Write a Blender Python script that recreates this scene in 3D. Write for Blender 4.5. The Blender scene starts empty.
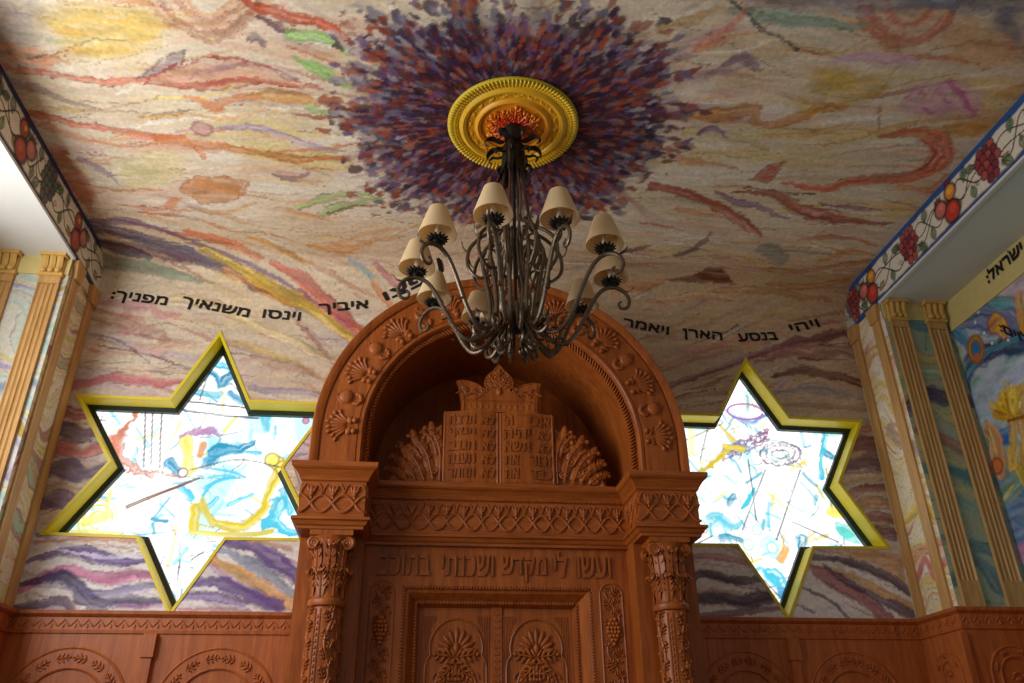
import bpy, math, random
import numpy as np
from mathutils import Vector, Matrix
PI = math.pi
random.seed(5)
S = bpy.context.scene
COL = S.collection
# ------------------------------------------------------------------ camera (measured)
XO, EYE = 0.475, 1.6           # room axis is 0.475 m right of the camera, eye height 1.6 m
TH, YA, RO, FPX = 0.4910, 0.1227, -0.0112, 818.5
_F = Vector((math.sin(YA)*math.cos(TH), math.cos(YA)*math.cos(TH), math.sin(TH)))
_R0 = Vector((math.cos(YA), -math.sin(YA), 0)); _U0 = _R0.cross(_F)
_R = _R0*math.cos(RO)+_U0*math.sin(RO); _U = _U0*math.cos(RO)-_R0*math.sin(RO)
cd = bpy.data.cameras.new('camera'); cam = bpy.data.objects.new('camera', cd); COL.objects.link(cam)
cam.matrix_world = Matrix(((_R.x, _U.x, -_F.x, -XO), (_R.y, _U.y, -_F.y, 0), (_R.z, _U.z, -_F.z, EYE), (0, 0, 0, 1)))
cd.sensor_width = 36; cd.lens = FPX/1024*36; cd.clip_start = .05
S.camera = cam
def at(u, v, axis, val):
    """point of the photograph (pixels) measured onto the plane axis=val of the room"""
    d = _F + _R*((u-512)/FPX) + _U*((341.5-v)/FPX)
    o = Vector((-XO, 0, EYE)); t = (val-o[axis])/d[axis]
    return o+d*t
# ------------------------------------------------------------------ colours, materials
def lin(c):
    c = np.asarray(c, float)/255.
    return np.where(c <= .04045, c/12.92, ((c+.055)/1.055)**2.4)
def rgba(c): return tuple(lin(c))+(1,)
def newmat(name):
    m = bpy.data.materials.new(name); m.use_nodes = True
    n = m.node_tree.nodes; return m, n, m.node_tree.links, n['Principled BSDF']
def spec(b, v):
    b.inputs['Specular IOR Level'].default_value = v
def plain(name, col, rough=.5, metal=0, sp=.5, bump=0, bscale=60, vary=.12):
    m, n, l, b = newmat(name)
    tc = n.new('ShaderNodeTexCoord'); nz = n.new('ShaderNodeTexNoise'); nz.inputs['Scale'].default_value = bscale*.3
    nz.inputs['Detail'].default_value = 4
    mx = n.new('ShaderNodeMixRGB'); mx.blend_type = 'MULTIPLY'; mx.inputs[0].default_value = 1
    mr = n.new('ShaderNodeMapRange'); mr.inputs[3].default_value = 1-vary; mr.inputs[4].default_value = 1+vary
    l.new(tc.outputs['Object'], nz.inputs['Vector']); l.new(nz.outputs['Fac'], mr.inputs[0]); l.new(mr.outputs[0], mx.inputs[2])
    mx.inputs[1].default_value = rgba(col); l.new(mx.outputs[0], b.inputs['Base Color'])
    b.inputs['Roughness'].default_value = rough; b.inputs['Metallic'].default_value = metal; spec(b, sp)
    if bump:
        bp = n.new('ShaderNodeBump'); bp.inputs['Strength'].default_value = bump; bp.inputs['Distance'].default_value = .004
        n2 = n.new('ShaderNodeTexNoise'); n2.inputs['Scale'].default_value = bscale; l.new(tc.outputs['Object'], n2.inputs['Vector'])
        l.new(n2.outputs['Fac'], bp.inputs['Height']); l.new(bp.outputs[0], b.inputs['Normal'])
    return m
def wood(name, c1, c2, rough=.38, scale=(9, 9, .9), bump=.15):
    m, n, l, b = newmat(name)
    tc = n.new('ShaderNodeTexCoord'); mp = n.new('ShaderNodeMapping'); mp.inputs['Scale'].default_value = scale
    nz = n.new('ShaderNodeTexNoise'); nz.inputs['Scale'].default_value = 3; nz.inputs['Detail'].default_value = 6; nz.inputs['Distortion'].default_value = .6
    fine = n.new('ShaderNodeTexNoise'); fine.inputs['Scale'].default_value = 14; fine.inputs['Detail'].default_value = 3
    ad = n.new('ShaderNodeMath'); ad.operation = 'ADD'; ml = n.new('ShaderNodeMath'); ml.operation = 'MULTIPLY'; ml.inputs[1].default_value = .45
    cr = n.new('ShaderNodeValToRGB'); e = cr.color_ramp.elements
    e[0].position = .45; e[0].color = rgba(c1); e[1].position = .95; e[1].color = rgba(c2)
    l.new(tc.outputs['Object'], mp.inputs['Vector']); l.new(mp.outputs[0], nz.inputs['Vector']); l.new(mp.outputs[0], fine.inputs['Vector'])
    l.new(fine.outputs['Fac'], ml.inputs[0]); l.new(nz.outputs['Fac'], ad.inputs[0]); l.new(ml.outputs[0], ad.inputs[1])
    l.new(ad.outputs[0], cr.inputs[0]); l.new(cr.outputs[0], b.inputs['Base Color'])
    bp = n.new('ShaderNodeBump'); bp.inputs['Strength'].default_value = bump; bp.inputs['Distance'].default_value = .003
    l.new(ad.outputs[0], bp.inputs['Height']); l.new(bp.outputs[0], b.inputs['Normal'])
    b.inputs['Roughness'].default_value = rough; spec(b, .35)
    return m
def painted(name, rough=.6, grit=.10, emit=0):
    m, n, l, b = newmat(name)
    a = n.new('ShaderNodeAttribute'); a.attribute_name = 'paint'
    if emit:
        b.inputs['Base Color'].default_value = (.02, .02, .02, 1)
        l.new(a.outputs['Color'], b.inputs['Emission Color']); b.inputs['Emission Strength'].default_value = emit
        b.inputs['Roughness'].default_value = .2
        return m
    tc = n.new('ShaderNodeTexCoord'); nz = n.new('ShaderNodeTexNoise'); nz.inputs['Scale'].default_value = 45; nz.inputs['Detail'].default_value = 5
    mr = n.new('ShaderNodeMapRange'); mr.inputs[1].default_value = .3; mr.inputs[2].default_value = .7
    mr.inputs[3].default_value = 1-grit; mr.inputs[4].default_value = 1+grit
    mx = n.new('ShaderNodeMixRGB'); mx.blend_type = 'MULTIPLY'; mx.inputs[0].default_value = 1
    l.new(tc.outputs['Object'], nz.inputs['Vector']); l.new(nz.outputs['Fac'], mr.inputs[0])
    l.new(a.outputs['Color'], mx.inputs[1]); l.new(mr.outputs[0], mx.inputs[2]); l.new(mx.outputs[0], b.inputs['Base Color'])
    b.inputs['Roughness'].default_value = rough; spec(b, .3)
    return m
M = {}
M['wood'] = wood('ark_wood', (134, 64, 22), (182, 100, 40))
M['wood_h'] = wood('ark_wood_horizontal_grain', (134, 64, 22), (182, 100, 40), scale=(.9, 9, 9))
M['carve'] = wood('carved_wood', (134, 66, 26), (180, 100, 44), rough=.40)
M['wains'] = wood('wainscot_wood', (150, 74, 34), (190, 106, 52), rough=.42)
M['pil'] = wood('gilded_pilaster', (170, 126, 72), (208, 164, 104), rough=.5)
M['cap'] = plain('gilded_capital', (214, 170, 92), .45)
M['paint'] = painted('mural_paint')
M['white'] = plain('white_plaster', (214, 214, 210), .7, vary=.03)
M['yellow'] = plain('yellow_reveal_paint', (228, 208, 40), .45, vary=.08)
M['frame_shade'] = plain('dark_green_frame_and_reveal_shade', (34, 48, 34), .5)  # frame colour, dark enough to carry the shade deep in the reveal
M['ink'] = plain('black_letter_paint', (18, 14, 16), .6)
M['iron'] = plain('aged_pewter_iron', (106, 92, 76), .36, metal=.75, bump=.4, bscale=120, vary=.3)
M['irond'] = plain('dark_bronze_petals', (44, 38, 32), .5, metal=.5, bump=.3, bscale=120)
M['candle'] = plain('ivory_candle_sleeve', (232, 226, 210), .4)
M['floor'] = plain('stone_floor', (96, 78, 66), .4, vary=.15, bscale=10)
M['glass'] = painted('backlit_stained_glass', emit=1.5)
m, n, l, b = newmat('cream_fabric_shade')
b.inputs['Base Color'].default_value = rgba((236, 214, 172)); b.inputs['Roughness'].default_value = .8
tr = n.new('ShaderNodeBsdfTranslucent'); tr.inputs[0].default_value = rgba((240, 214, 165)); ms = n.new('ShaderNodeMixShader'); ms.inputs[0].default_value = .35
l.new(b.outputs[0], ms.inputs[1]); l.new(tr.outputs[0], ms.inputs[2]); l.new(ms.outputs[0], n['Material Output'].inputs[0])
M['shade'] = m
m, n, l, b = newmat('gold_and_vermilion_plaster')
tc = n.new('ShaderNodeTexCoord'); ln = n.new('ShaderNodeVectorMath'); ln.operation = 'LENGTH'
nz = n.new('ShaderNodeTexNoise'); nz.inputs['Scale'].default_value = 22; ma = n.new('ShaderNodeMath'); ma.operation = 'MULTIPLY_ADD'; ma.inputs[1].default_value = .09; 
sx = n.new('ShaderNodeSeparateXYZ'); cx = n.new('ShaderNodeCombineXYZ')
l.new(tc.outputs['Object'], sx.inputs[0]); l.new(sx.outputs[0], cx.inputs[0]); l.new(sx.outputs[1], cx.inputs[1]); l.new(cx.outputs[0], ln.inputs[0])
l.new(tc.outputs['Object'], nz.inputs['Vector']); l.new(nz.outputs['Fac'], ma.inputs[0]); l.new(ln.outputs['Value'], ma.inputs[2])
cr = n.new('ShaderNodeValToRGB'); e = cr.color_ramp.elements; e[0].position = .12; e[0].color = rgba((214, 66, 18)); e[1].position = .21; e[1].color = rgba((232, 150, 30))
for p, c in ((.30, (232, 178, 36)), (.37, (226, 184, 40)), (.42, (212, 190, 52))):
    q = e.new(p); q.color = rgba(c)
l.new(ma.outputs[0], cr.inputs[0]); l.new(cr.outputs[0], b.inputs['Base Color']); b.inputs['Roughness'].default_value = .4
M['medal'] = m
# ------------------------------------------------------------------ mesh builder
def link(o, parent=None):
    COL.objects.link(o)
    if parent: o.parent = parent
    return o
def tag(o, label=None, cat=None, group=None, kind=None):
    if label: o['label'] = label
    if cat: o['category'] = cat
    if group: o['group'] = group
    if kind: o['kind'] = kind
    return o
def empty(name, loc, rz=0):
    o = bpy.data.objects.new(name, None); o.location = loc; o.rotation_euler = (0, 0, rz); o.empty_display_size = .05
    return link(o)
V3 = lambda *a: np.array(a, float)
def nrm(v):
    v = np.asarray(v, float); return v/(np.linalg.norm(v)+1e-12)
_sph = {}
def sphere_t(nu, nv):
    if (nu, nv) not in _sph:
        vs = [(0, 0, 1)]
        for j in range(1, nv):
            for i in range(nu):
                a, b_ = 2*PI*i/nu, PI*j/nv
                vs.append((math.cos(a)*math.sin(b_), math.sin(a)*math.sin(b_), math.cos(b_)))
        vs.append((0, 0, -1)); f = []
        for i in range(nu): f.append((0, 1+i, 1+(i+1) % nu))
        for j in range(nv-2):
            for i in range(nu):
                a = 1+j*nu+i; b_ = 1+j*nu+(i+1) % nu
                f.append((a, a+nu, b_+nu, b_))
        L = len(vs)-1
        for i in range(nu): f.append((L, 1+(nv-2)*nu+(i+1) % nu, 1+(nv-2)*nu+i))
        _sph[(nu, nv)] = (np.array(vs), f)
    return _sph[(nu, nv)]
class MB:
    def __init__(s): s.v = []; s.f = []; s.n = 0; s.flat = set()
    def add(s, vs, fs):
        s.v.append(np.asarray(vs, float)); s.f += [tuple(i+s.n for i in f) for f in fs]; s.n += len(vs)
        return s
    def box(s, a, b):
        (x0, y0, z0), (x1, y1, z1) = a, b
        return s.add([(x0, y0, z0), (x1, y0, z0), (x1, y1, z0), (x0, y1, z0), (x0, y0, z1), (x1, y0, z1), (x1, y1, z1), (x0, y1, z1)],
                     [(0, 3, 2, 1), (4, 5, 6, 7), (0, 1, 5, 4), (1, 2, 6, 5), (2, 3, 7, 6), (3, 0, 4, 7)])
    def bbox(s, a, b, c=.004):
        """box with small chamfered front/side edges"""
        (x0, y0, z0), (x1, y1, z1) = a, b; vs = []
        for k, (zz, d) in enumerate(((z0, c), (z0+c, 0), (z1-c, 0), (z1, c))):
            vs += [(x0+d, y0+d, zz), (x1-d, y0+d, zz), (x1-d, y1-d, zz), (x0+d, y1-d, zz)]
        f = [(3, 2, 1, 0), (12, 13, 14, 15)]
        for k in range(3):
            for i in range(4): a_ = 4*k+i; b_ = 4*k+(i+1) % 4; f.append((a_, b_, b_+4, a_+4))
        return s.add(vs, f)
    def ell(s, c, ax, ay, az, nu=10, nv=6):
        t, f = sphere_t(nu, nv)
        return s.add(np.asarray(c, float)+t@np.array([ax, ay, az], float), f)
    def ball(s, c, r, nu=10, nv=6): return s.ell(c, (r, 0, 0), (0, r, 0), (0, 0, r), nu, nv)
    def tube(s, pts, r, n=8, flat=None):
        P = np.asarray(pts, float); k = len(P); rr = np.full(k, r) if np.isscalar(r) else np.interp(np.linspace(0, 1, k), np.linspace(0, 1, len(r)), r)
        T = np.gradient(P, axis=0); T /= np.linalg.norm(T, axis=1)[:, None]+1e-12
        a = V3(0, 0, 1) if abs(T[0][2]) < .9 else V3(1, 0, 0)
        N = nrm(np.cross(T[0], a)); vs = []
        for i in range(k):
            N = nrm(N-T[i]*np.dot(N, T[i])); B = np.cross(T[i], N)
            for j in range(n):
                t = 2*PI*j/n; vs.append(P[i]+rr[i]*(N*math.cos(t)+B*math.sin(t)))
        f = [tuple(range(n-1, -1, -1)), tuple((k-1)*n+j for j in range(n))]
        for i in range(k-1):
            for j in range(n):
                a_ = i*n+j; b_ = i*n+(j+1) % n; f.append((a_, b_, b_+n, a_+n))
        return s.add(vs, f)
    def ribbon(s, pts, w, side, th=.006):
        """flat bar following pts: width w (list) along side, thickness th"""
        P = np.asarray(pts, float); k = len(P); ww = np.interp(np.linspace(0, 1, k), np.linspace(0, 1, len(w)), w)
        T = np.gradient(P, axis=0); side = nrm(side); vs = []
        for i in range(k):
            t = nrm(T[i]); n_ = nrm(np.cross(t, side))
            for a_, b_ in ((-1, 0), (0, 1), (1, 0), (0, -.6)):
                vs.append(P[i]+side*a_*ww[i]+n_*b_*th)
        f = [(3, 2, 1, 0), tuple(4*(k-1)+j for j in range(4))]
        for i in range(k-1):
            for j in range(4): a_ = 4*i+j; b_ = 4*i+(j+1) % 4; f.append((a_, b_, b_+4, a_+4))
        return s.add(vs, f)
    def lathe(s, prof, c=(0, 0, 0), n=32, arc=None):
        vs = []; c = np.asarray(c, float)
        for (r, z) in prof:
            for i in range(n):
                t = 2*PI*i/n; vs.append((c[0]+r*math.cos(t), c[1]+r*math.sin(t), c[2]+z))
        f = []
        for k in range(len(prof)-1):
            for i in range(n): a_ = k*n+i; b_ = k*n+(i+1) % n; f.append((a_, b_, b_+n, a_+n))
        if prof[0][0] > 1e-5: f.append(tuple(range(n-1, -1, -1)))
        if prof[-1][0] > 1e-5: f.append(tuple((len(prof)-1)*n+i for i in range(n)))
        return s.add(vs, f)
    def prism(s, poly, o, e1, e2, d):
        """polygon (list of 2D) in plane o,e1,e2 extruded along vector d"""
        o, e1, e2, d = map(lambda q: np.asarray(q, float), (o, e1, e2, d)); k = len(poly)
        P = np.array([o+e1*a+e2*b_ for a, b_ in poly]); vs = np.concatenate([P, P+d])
        f = [tuple(range(k-1, -1, -1)), tuple(range(k, 2*k))]+[(i, (i+1) % k, k+(i+1) % k, k+i) for i in range(k)]
        return s.add(vs, f)
    def sweep(s, plan, prof, closed=False):
        """profile (offset to the left-hand outward side, z) along plan points, mitred"""
        k = len(plan); P = [np.array(p, float) for p in plan]; m = len(prof); vs = []
        def out(a, b_): t = nrm(b_-a); return np.array([t[1], -t[0]])
        for i in range(k):
            if closed or 0 < i < k-1: n1 = out(P[i-1], P[i]); n2 = out(P[i], P[(i+1) % k])
            elif i == 0: n1 = n2 = out(P[0], P[1])
            else: n1 = n2 = out(P[-2], P[-1])
            b_ = n1+n2; b_ = b_/max(.2, np.dot(b_, n1)) if np.linalg.norm(b_) > 1e-6 else n1
            for (o, z) in prof: q = P[i]+b_*o; vs.append((q[0], q[1], z))
        f = []
        for i in range(k if closed else k-1):
            for j in range(m-1):
                a_ = i*m+j; c_ = ((i+1) % k)*m+j; f.append((a_, c_, c_+1, a_+1))
        return s.add(vs, f)
    def grid(s, P, closed_u=False):
        """P: array (a,b,3)"""
        a_, b_ = P.shape[:2]; f = []
        for i in range(a_-1):
            for j in range(b_-1): q = i*b_+j; f.append((q, q+1, q+b_+1, q+b_))
        return s.add(P.reshape(-1, 3), f)
    def build(s, name, mat, parent=None, smooth=True, origin=None, flip=False):
        v = np.concatenate(s.v); me = bpy.data.meshes.new(name)
        loc = np.zeros(3)
        if origin is not None: loc = np.asarray(origin, float)
        elif parent is not None: loc = None
        vv = v-(loc if loc is not None else np.array(parent['_o']))
        me.from_pydata(vv.tolist(), [], s.f); me.update()
        if smooth:
            me.polygons.foreach_set('use_smooth', [True]*len(me.polygons))
            try: me.set_sharp_from_angle(angle=math.radians(38))
            except Exception: pass
        me.materials.append(mat); o = bpy.data.objects.new(name, me)
        if parent is not None:
            link(o, parent); o['_o'] = list(parent['_o'])
        else:
            link(o); o.location = loc; o['_o'] = list(map(float, loc))
        return o
def thing(name, label, cat, loc=(0, 0, 0), group=None):
    o = empty(name, loc); o['_o'] = list(map(float, loc)); return tag(o, label, cat, group)
def struct(o): o['kind'] = 'structure'; return o
def copy_tree(o, parent=None):
    c = o.copy(); link(c, parent)
    for ch in [q for q in S.objects if q.parent == o]: copy_tree(ch, c)
    return c
def curve(pts, n=40):
    """Catmull-Rom through points"""
    P = np.asarray(pts, float); P = np.vstack([2*P[0]-P[1], P, 2*P[-1]-P[-2]]); k = len(P)-3; out = []
    for q in np.linspace(0, k-1e-6, n):
        i = int(q); t = q-i; a, b_, c, d = P[i:i+4]
        out.append(.5*((2*b_)+(-a+c)*t+(2*a-5*b_+4*c-d)*t*t+(-a+3*b_-3*c+d)*t**3))
    return np.array(out)
# ------------------------------------------------------------------ painter: albedo of the murals, in metres on their surface
def _h(i, j, s):
    with np.errstate(over='ignore'):
        n_ = (i.astype(np.int64)*374761393+j.astype(np.int64)*668265263+s*982451653) & 0xffffffff
        n_ = ((n_ ^ (n_ >> 13))*1274126177) & 0xffffffff
    return ((n_ ^ (n_ >> 16)) & 0xffff)/65535.
def vn(x, y, s=0):
    i = np.floor(x); j = np.floor(y); fx = x-i; fy = y-j; i = i.astype(np.int64); j = j.astype(np.int64)
    fx = fx*fx*(3-2*fx); fy = fy*fy*(3-2*fy)
    return (_h(i, j, s)*(1-fx)+_h(i+1, j, s)*fx)*(1-fy)+(_h(i, j+1, s)*(1-fx)+_h(i+1, j+1, s)*fx)*fy
def fbm(x, y, s=0, o=4):
    a = .5; r = 0; t = 0
    for k in range(o): r = r+a*vn(x*2**k+17.3*k, y*2**k-9.1*k, s+k); t += a; a *= .5
    return r/t*2-1
def sst(a, b_, x):
    t = np.clip((x-a)/(b_-a), 0, 1); return t*t*(3-2*t)
class Paint:
    def __init__(s, us, vs, base, seed=1):
        s.us, s.vs = us, vs; s.U, s.V = np.meshgrid(us, vs, indexing='ij'); s.C = np.empty(s.U.shape+(3,)); s.C[:] = lin(base); s.seed = seed
    def mix(s, a, col, sl=None):
        c = lin(col)
        if sl is None: s.C += (c-s.C)*a[..., None]
        else: s.C[sl] += (c-s.C[sl])*a[..., None]
    def stroke(s, pts, w, col, a=.85, rough=.45, freq=9, ink=None, edge=.35, streak=.45, smooth=True, tone=.55):
        P = np.asarray(pts, float)
        if smooth and len(P) > 2: P = curve(P, 6*len(P))
        w = [w] if np.isscalar(w) else list(w); ws = np.interp(np.linspace(0, 1, len(P)), np.linspace(0, 1, len(w)), w)
        m_ = max(ws)*1.6+.01
        i0, i1 = np.searchsorted(s.us, [P[:, 0].min()-m_, P[:, 0].max()+m_]); j0, j1 = np.searchsorted(s.vs, [P[:, 1].min()-m_, P[:, 1].max()+m_])
        if i1 <= i0 or j1 <= j0: return s
        sl = (slice(i0, i1), slice(j0, j1)); U, V = s.U[sl], s.V[sl]; s.seed += 7; sd = s.seed
        mw = max(ws)*rough
        U_ = U+mw*fbm(U*freq, V*freq, sd); V_ = V+mw*fbm(U*freq+31, V*freq, sd+50)
        best = np.full(U.shape, 1e9); bt = np.zeros(U.shape); bl = np.zeros(U.shape); bs = np.zeros(U.shape); acc = 0.
        for k in range(len(P)-1):
            ax, ay = P[k]; dx, dy = P[k+1]-P[k]; L2 = dx*dx+dy*dy+1e-12; L_ = math.sqrt(L2)
            t = np.clip(((U_-ax)*dx+(V_-ay)*dy)/L2, 0, 1); d = np.hypot(U_-ax-t*dx, V_-ay-t*dy); ww = ws[k]+(ws[k+1]-ws[k])*t
            q = d/np.maximum(ww, 1e-4); m2 = q < best
            best = np.where(m2, q, best); bt = np.where(m2, (k+t)/(len(P)-1), bt); bl = np.where(m2, acc+t*L_, bl)
            bs = np.where(m2, d*np.sign((U_-ax)*dy-(V_-ay)*dx), bs); acc += L_
        best = best*(1+.35*fbm(bl*7, bl*0+sd*.37, sd+21, 3))
        n1 = fbm(bl*4.5, bs/.014, sd+9, 3) if streak else 0
        al = 1-sst(1-edge, 1+edge*.3, best+(.13*n1 if streak else 0))
        if streak: al = al*np.clip(1-streak*.8*(.3+1.3*n1), .2, 1)
        if tone:
            c = lin(col); n2 = fbm(bl*3+7, bs/.020+3, sd+31, 3)
            cc = c[None, None, :]*(1+tone*n2[..., None]*1.5); hi = np.clip(n2-.25, 0, 1)[..., None]*1.2*tone; cc = cc+(.8-cc)*hi
            s.C[sl] += (np.clip(cc, 0, 1)-s.C[sl])*(al*a)[..., None]
        else: s.mix(al*a, col, sl)
        if ink is not None:
            al = np.exp(-((best-.95)/.09)**2)*sst(-.25, .35, fbm(U*freq*1.5, V*freq*1.5, sd+3))
            s.mix(al*.75, ink, sl)
        return s
    def line(s, pts, w, col, a=.8, **k): return s.stroke(pts, w, col, a, rough=.4, streak=0, edge=.5, tone=0, **k)
    def disc(s, c, r, col, a=1, ink=None, ry=None, rough=.1):
        ry = ry or r; m_ = max(r, ry)*1.4+.01
        i0, i1 = np.searchsorted(s.us, [c[0]-m_, c[0]+m_]); j0, j1 = np.searchsorted(s.vs, [c[1]-m_, c[1]+m_])
        if i1 <= i0 or j1 <= j0: return s
        sl = (slice(i0, i1), slice(j0, j1)); U, V = s.U[sl], s.V[sl]; s.seed += 3
        d = np.hypot((U-c[0])/r, (V-c[1])/ry)+rough*fbm(U*12, V*12, s.seed)
        s.mix((1-sst(.85, 1.05, d))*a, col, sl)
        if ink is not None: s.mix(np.exp(-((d-1)/.16)**2)*.9, ink, sl)
        return s
    def poly(s, pts, col, a=.85, rough=.02, ink=None, soft=.02, tone=.6):
        P = np.asarray(pts, float); m_ = rough*2+soft+.02
        i0, i1 = np.searchsorted(s.us, [P[:, 0].min()-m_, P[:, 0].max()+m_]); j0, j1 = np.searchsorted(s.vs, [P[:, 1].min()-m_, P[:, 1].max()+m_])
        if i1 <= i0 or j1 <= j0: return s
        sl = (slice(i0, i1), slice(j0, j1)); U, V = s.U[sl], s.V[sl]; s.seed += 5
        U = U+rough*fbm(U*8, V*8, s.seed); V = V+rough*fbm(U*8, V*8, s.seed+70)
        ins = np.zeros(U.shape, bool); dist = np.full(U.shape, 1e9)
        for k in range(len(P)):
            x0, y0 = P[k]; x1, y1 = P[(k+1) % len(P)]
            c = ((y0 > V) != (y1 > V)) & (U < (x1-x0)*(V-y0)/((y1-y0) or 1e-9)+x0); ins ^= c
            dx, dy = x1-x0, y1-y0; t = np.clip(((U-x0)*dx+(V-y0)*dy)/(dx*dx+dy*dy+1e-12), 0, 1); dist = np.minimum(dist, np.hypot(U-x0-t*dx, V-y0-t*dy))
        sd = np.where(ins, dist, -dist); n1 = fbm(U*6, V*34, s.seed+2, 4) if tone else 0
        al = sst(-soft*.5, soft, sd+(soft*.8+.004)*n1)
        if tone: al = al*np.clip(.85-.6*n1, .2, 1); c = lin(col); n2 = fbm(U*9, V*22, s.seed+12, 4)[..., None]; s.C[sl] += (np.clip(c*(1+.8*tone*n2), 0, 1)-s.C[sl])*(al*a)[..., None]
        else: s.mix(al*a, col, sl)
        if ink is not None: s.mix(np.exp(-(sd/.007)**2)*.7, ink, sl)
        return s
def painterly(p, seed, amp=1., val=.10):
    """irregular brush edges and dry pigment: the finished painting is resampled through a fine warp"""
    du = p.us[1]-p.us[0]; dv = p.vs[1]-p.vs[0]; U, V = p.U, p.V
    wu = amp*(.012*fbm(U*9, V*13, seed, 2)+.008*fbm(U*30, V*44, seed+5, 2)); wv = amp*(.010*fbm(U*9+40, V*13, seed+9, 2)+.008*fbm(U*30+9, V*40, seed+14, 2))
    i = np.clip(np.searchsorted(p.us, (U+wu).ravel()), 0, len(p.us)-1); j = np.clip(np.searchsorted(p.vs, (V+wv).ravel()), 0, len(p.vs)-1)
    C = p.C[i, j].reshape(p.C.shape); n_ = fbm(U*7+.4*V, V*46, seed+22, 3)+.7*fbm(U*48, V*48, seed+25, 2)
    p.C = np.clip(C*(1+val*n_[..., None]*1.4), 0, 1); return p
def surface(P3, paint, keep=None):
    """grid of 3D points + colours -> (verts, faces, colours)"""
    a_, b_ = P3.shape[:2]; idx = np.arange(a_*b_).reshape(a_, b_)
    q = np.stack([idx[:-1, :-1], idx[1:, :-1], idx[1:, 1:], idx[:-1, 1:]], -1).reshape(-1, 4)
    if keep is not None:
        q = q[keep.reshape(-1)]
    return P3.reshape(-1, 3), q, paint.C.reshape(-1, 3)
def build_surf(name, parts, mat, parent=None, flip=()):
    vs, qs, cs = [], [], []; n_ = 0
    for k, (v, q, c) in enumerate(parts):
        if k in flip: q = q[:, ::-1]
        vs.append(v); qs.append(q+n_); cs.append(c); n_ += len(v)
    v = np.concatenate(vs); q = np.concatenate(qs); c = np.concatenate(cs)
    me = bpy.data.meshes.new(name); me.vertices.add(len(v)); me.vertices.foreach_set('co', v.ravel())
    me.loops.add(q.size); me.loops.foreach_set('vertex_index', q.ravel().astype(np.int32))
    me.polygons.add(len(q)); me.polygons.foreach_set('loop_start', np.arange(0, q.size, 4, dtype=np.int32)); 
    me.update(calc_edges=True); me.validate()
    at_ = me.color_attributes.new('paint', 'FLOAT_COLOR', 'POINT'); rg = np.ones((len(v), 4)); rg[:, :3] = np.clip(c, 0, 1) if mat != M['glass'] else c
    at_.data.foreach_set('color', rg.ravel()); me.materials.append(mat)
    o = bpy.data.objects.new(name, me); link(o, parent); o['_o'] = [0, 0, 0]; return o
# ------------------------------------------------------------------ room dimensions
YW = 5.0; ZC = 4.82; XN = 2.67; YP = 4.56; XS = 3.15; ZS = 4.50; ZW = 2.44; XA = .02
MED = (0.442-XO, 3.43)
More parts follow.
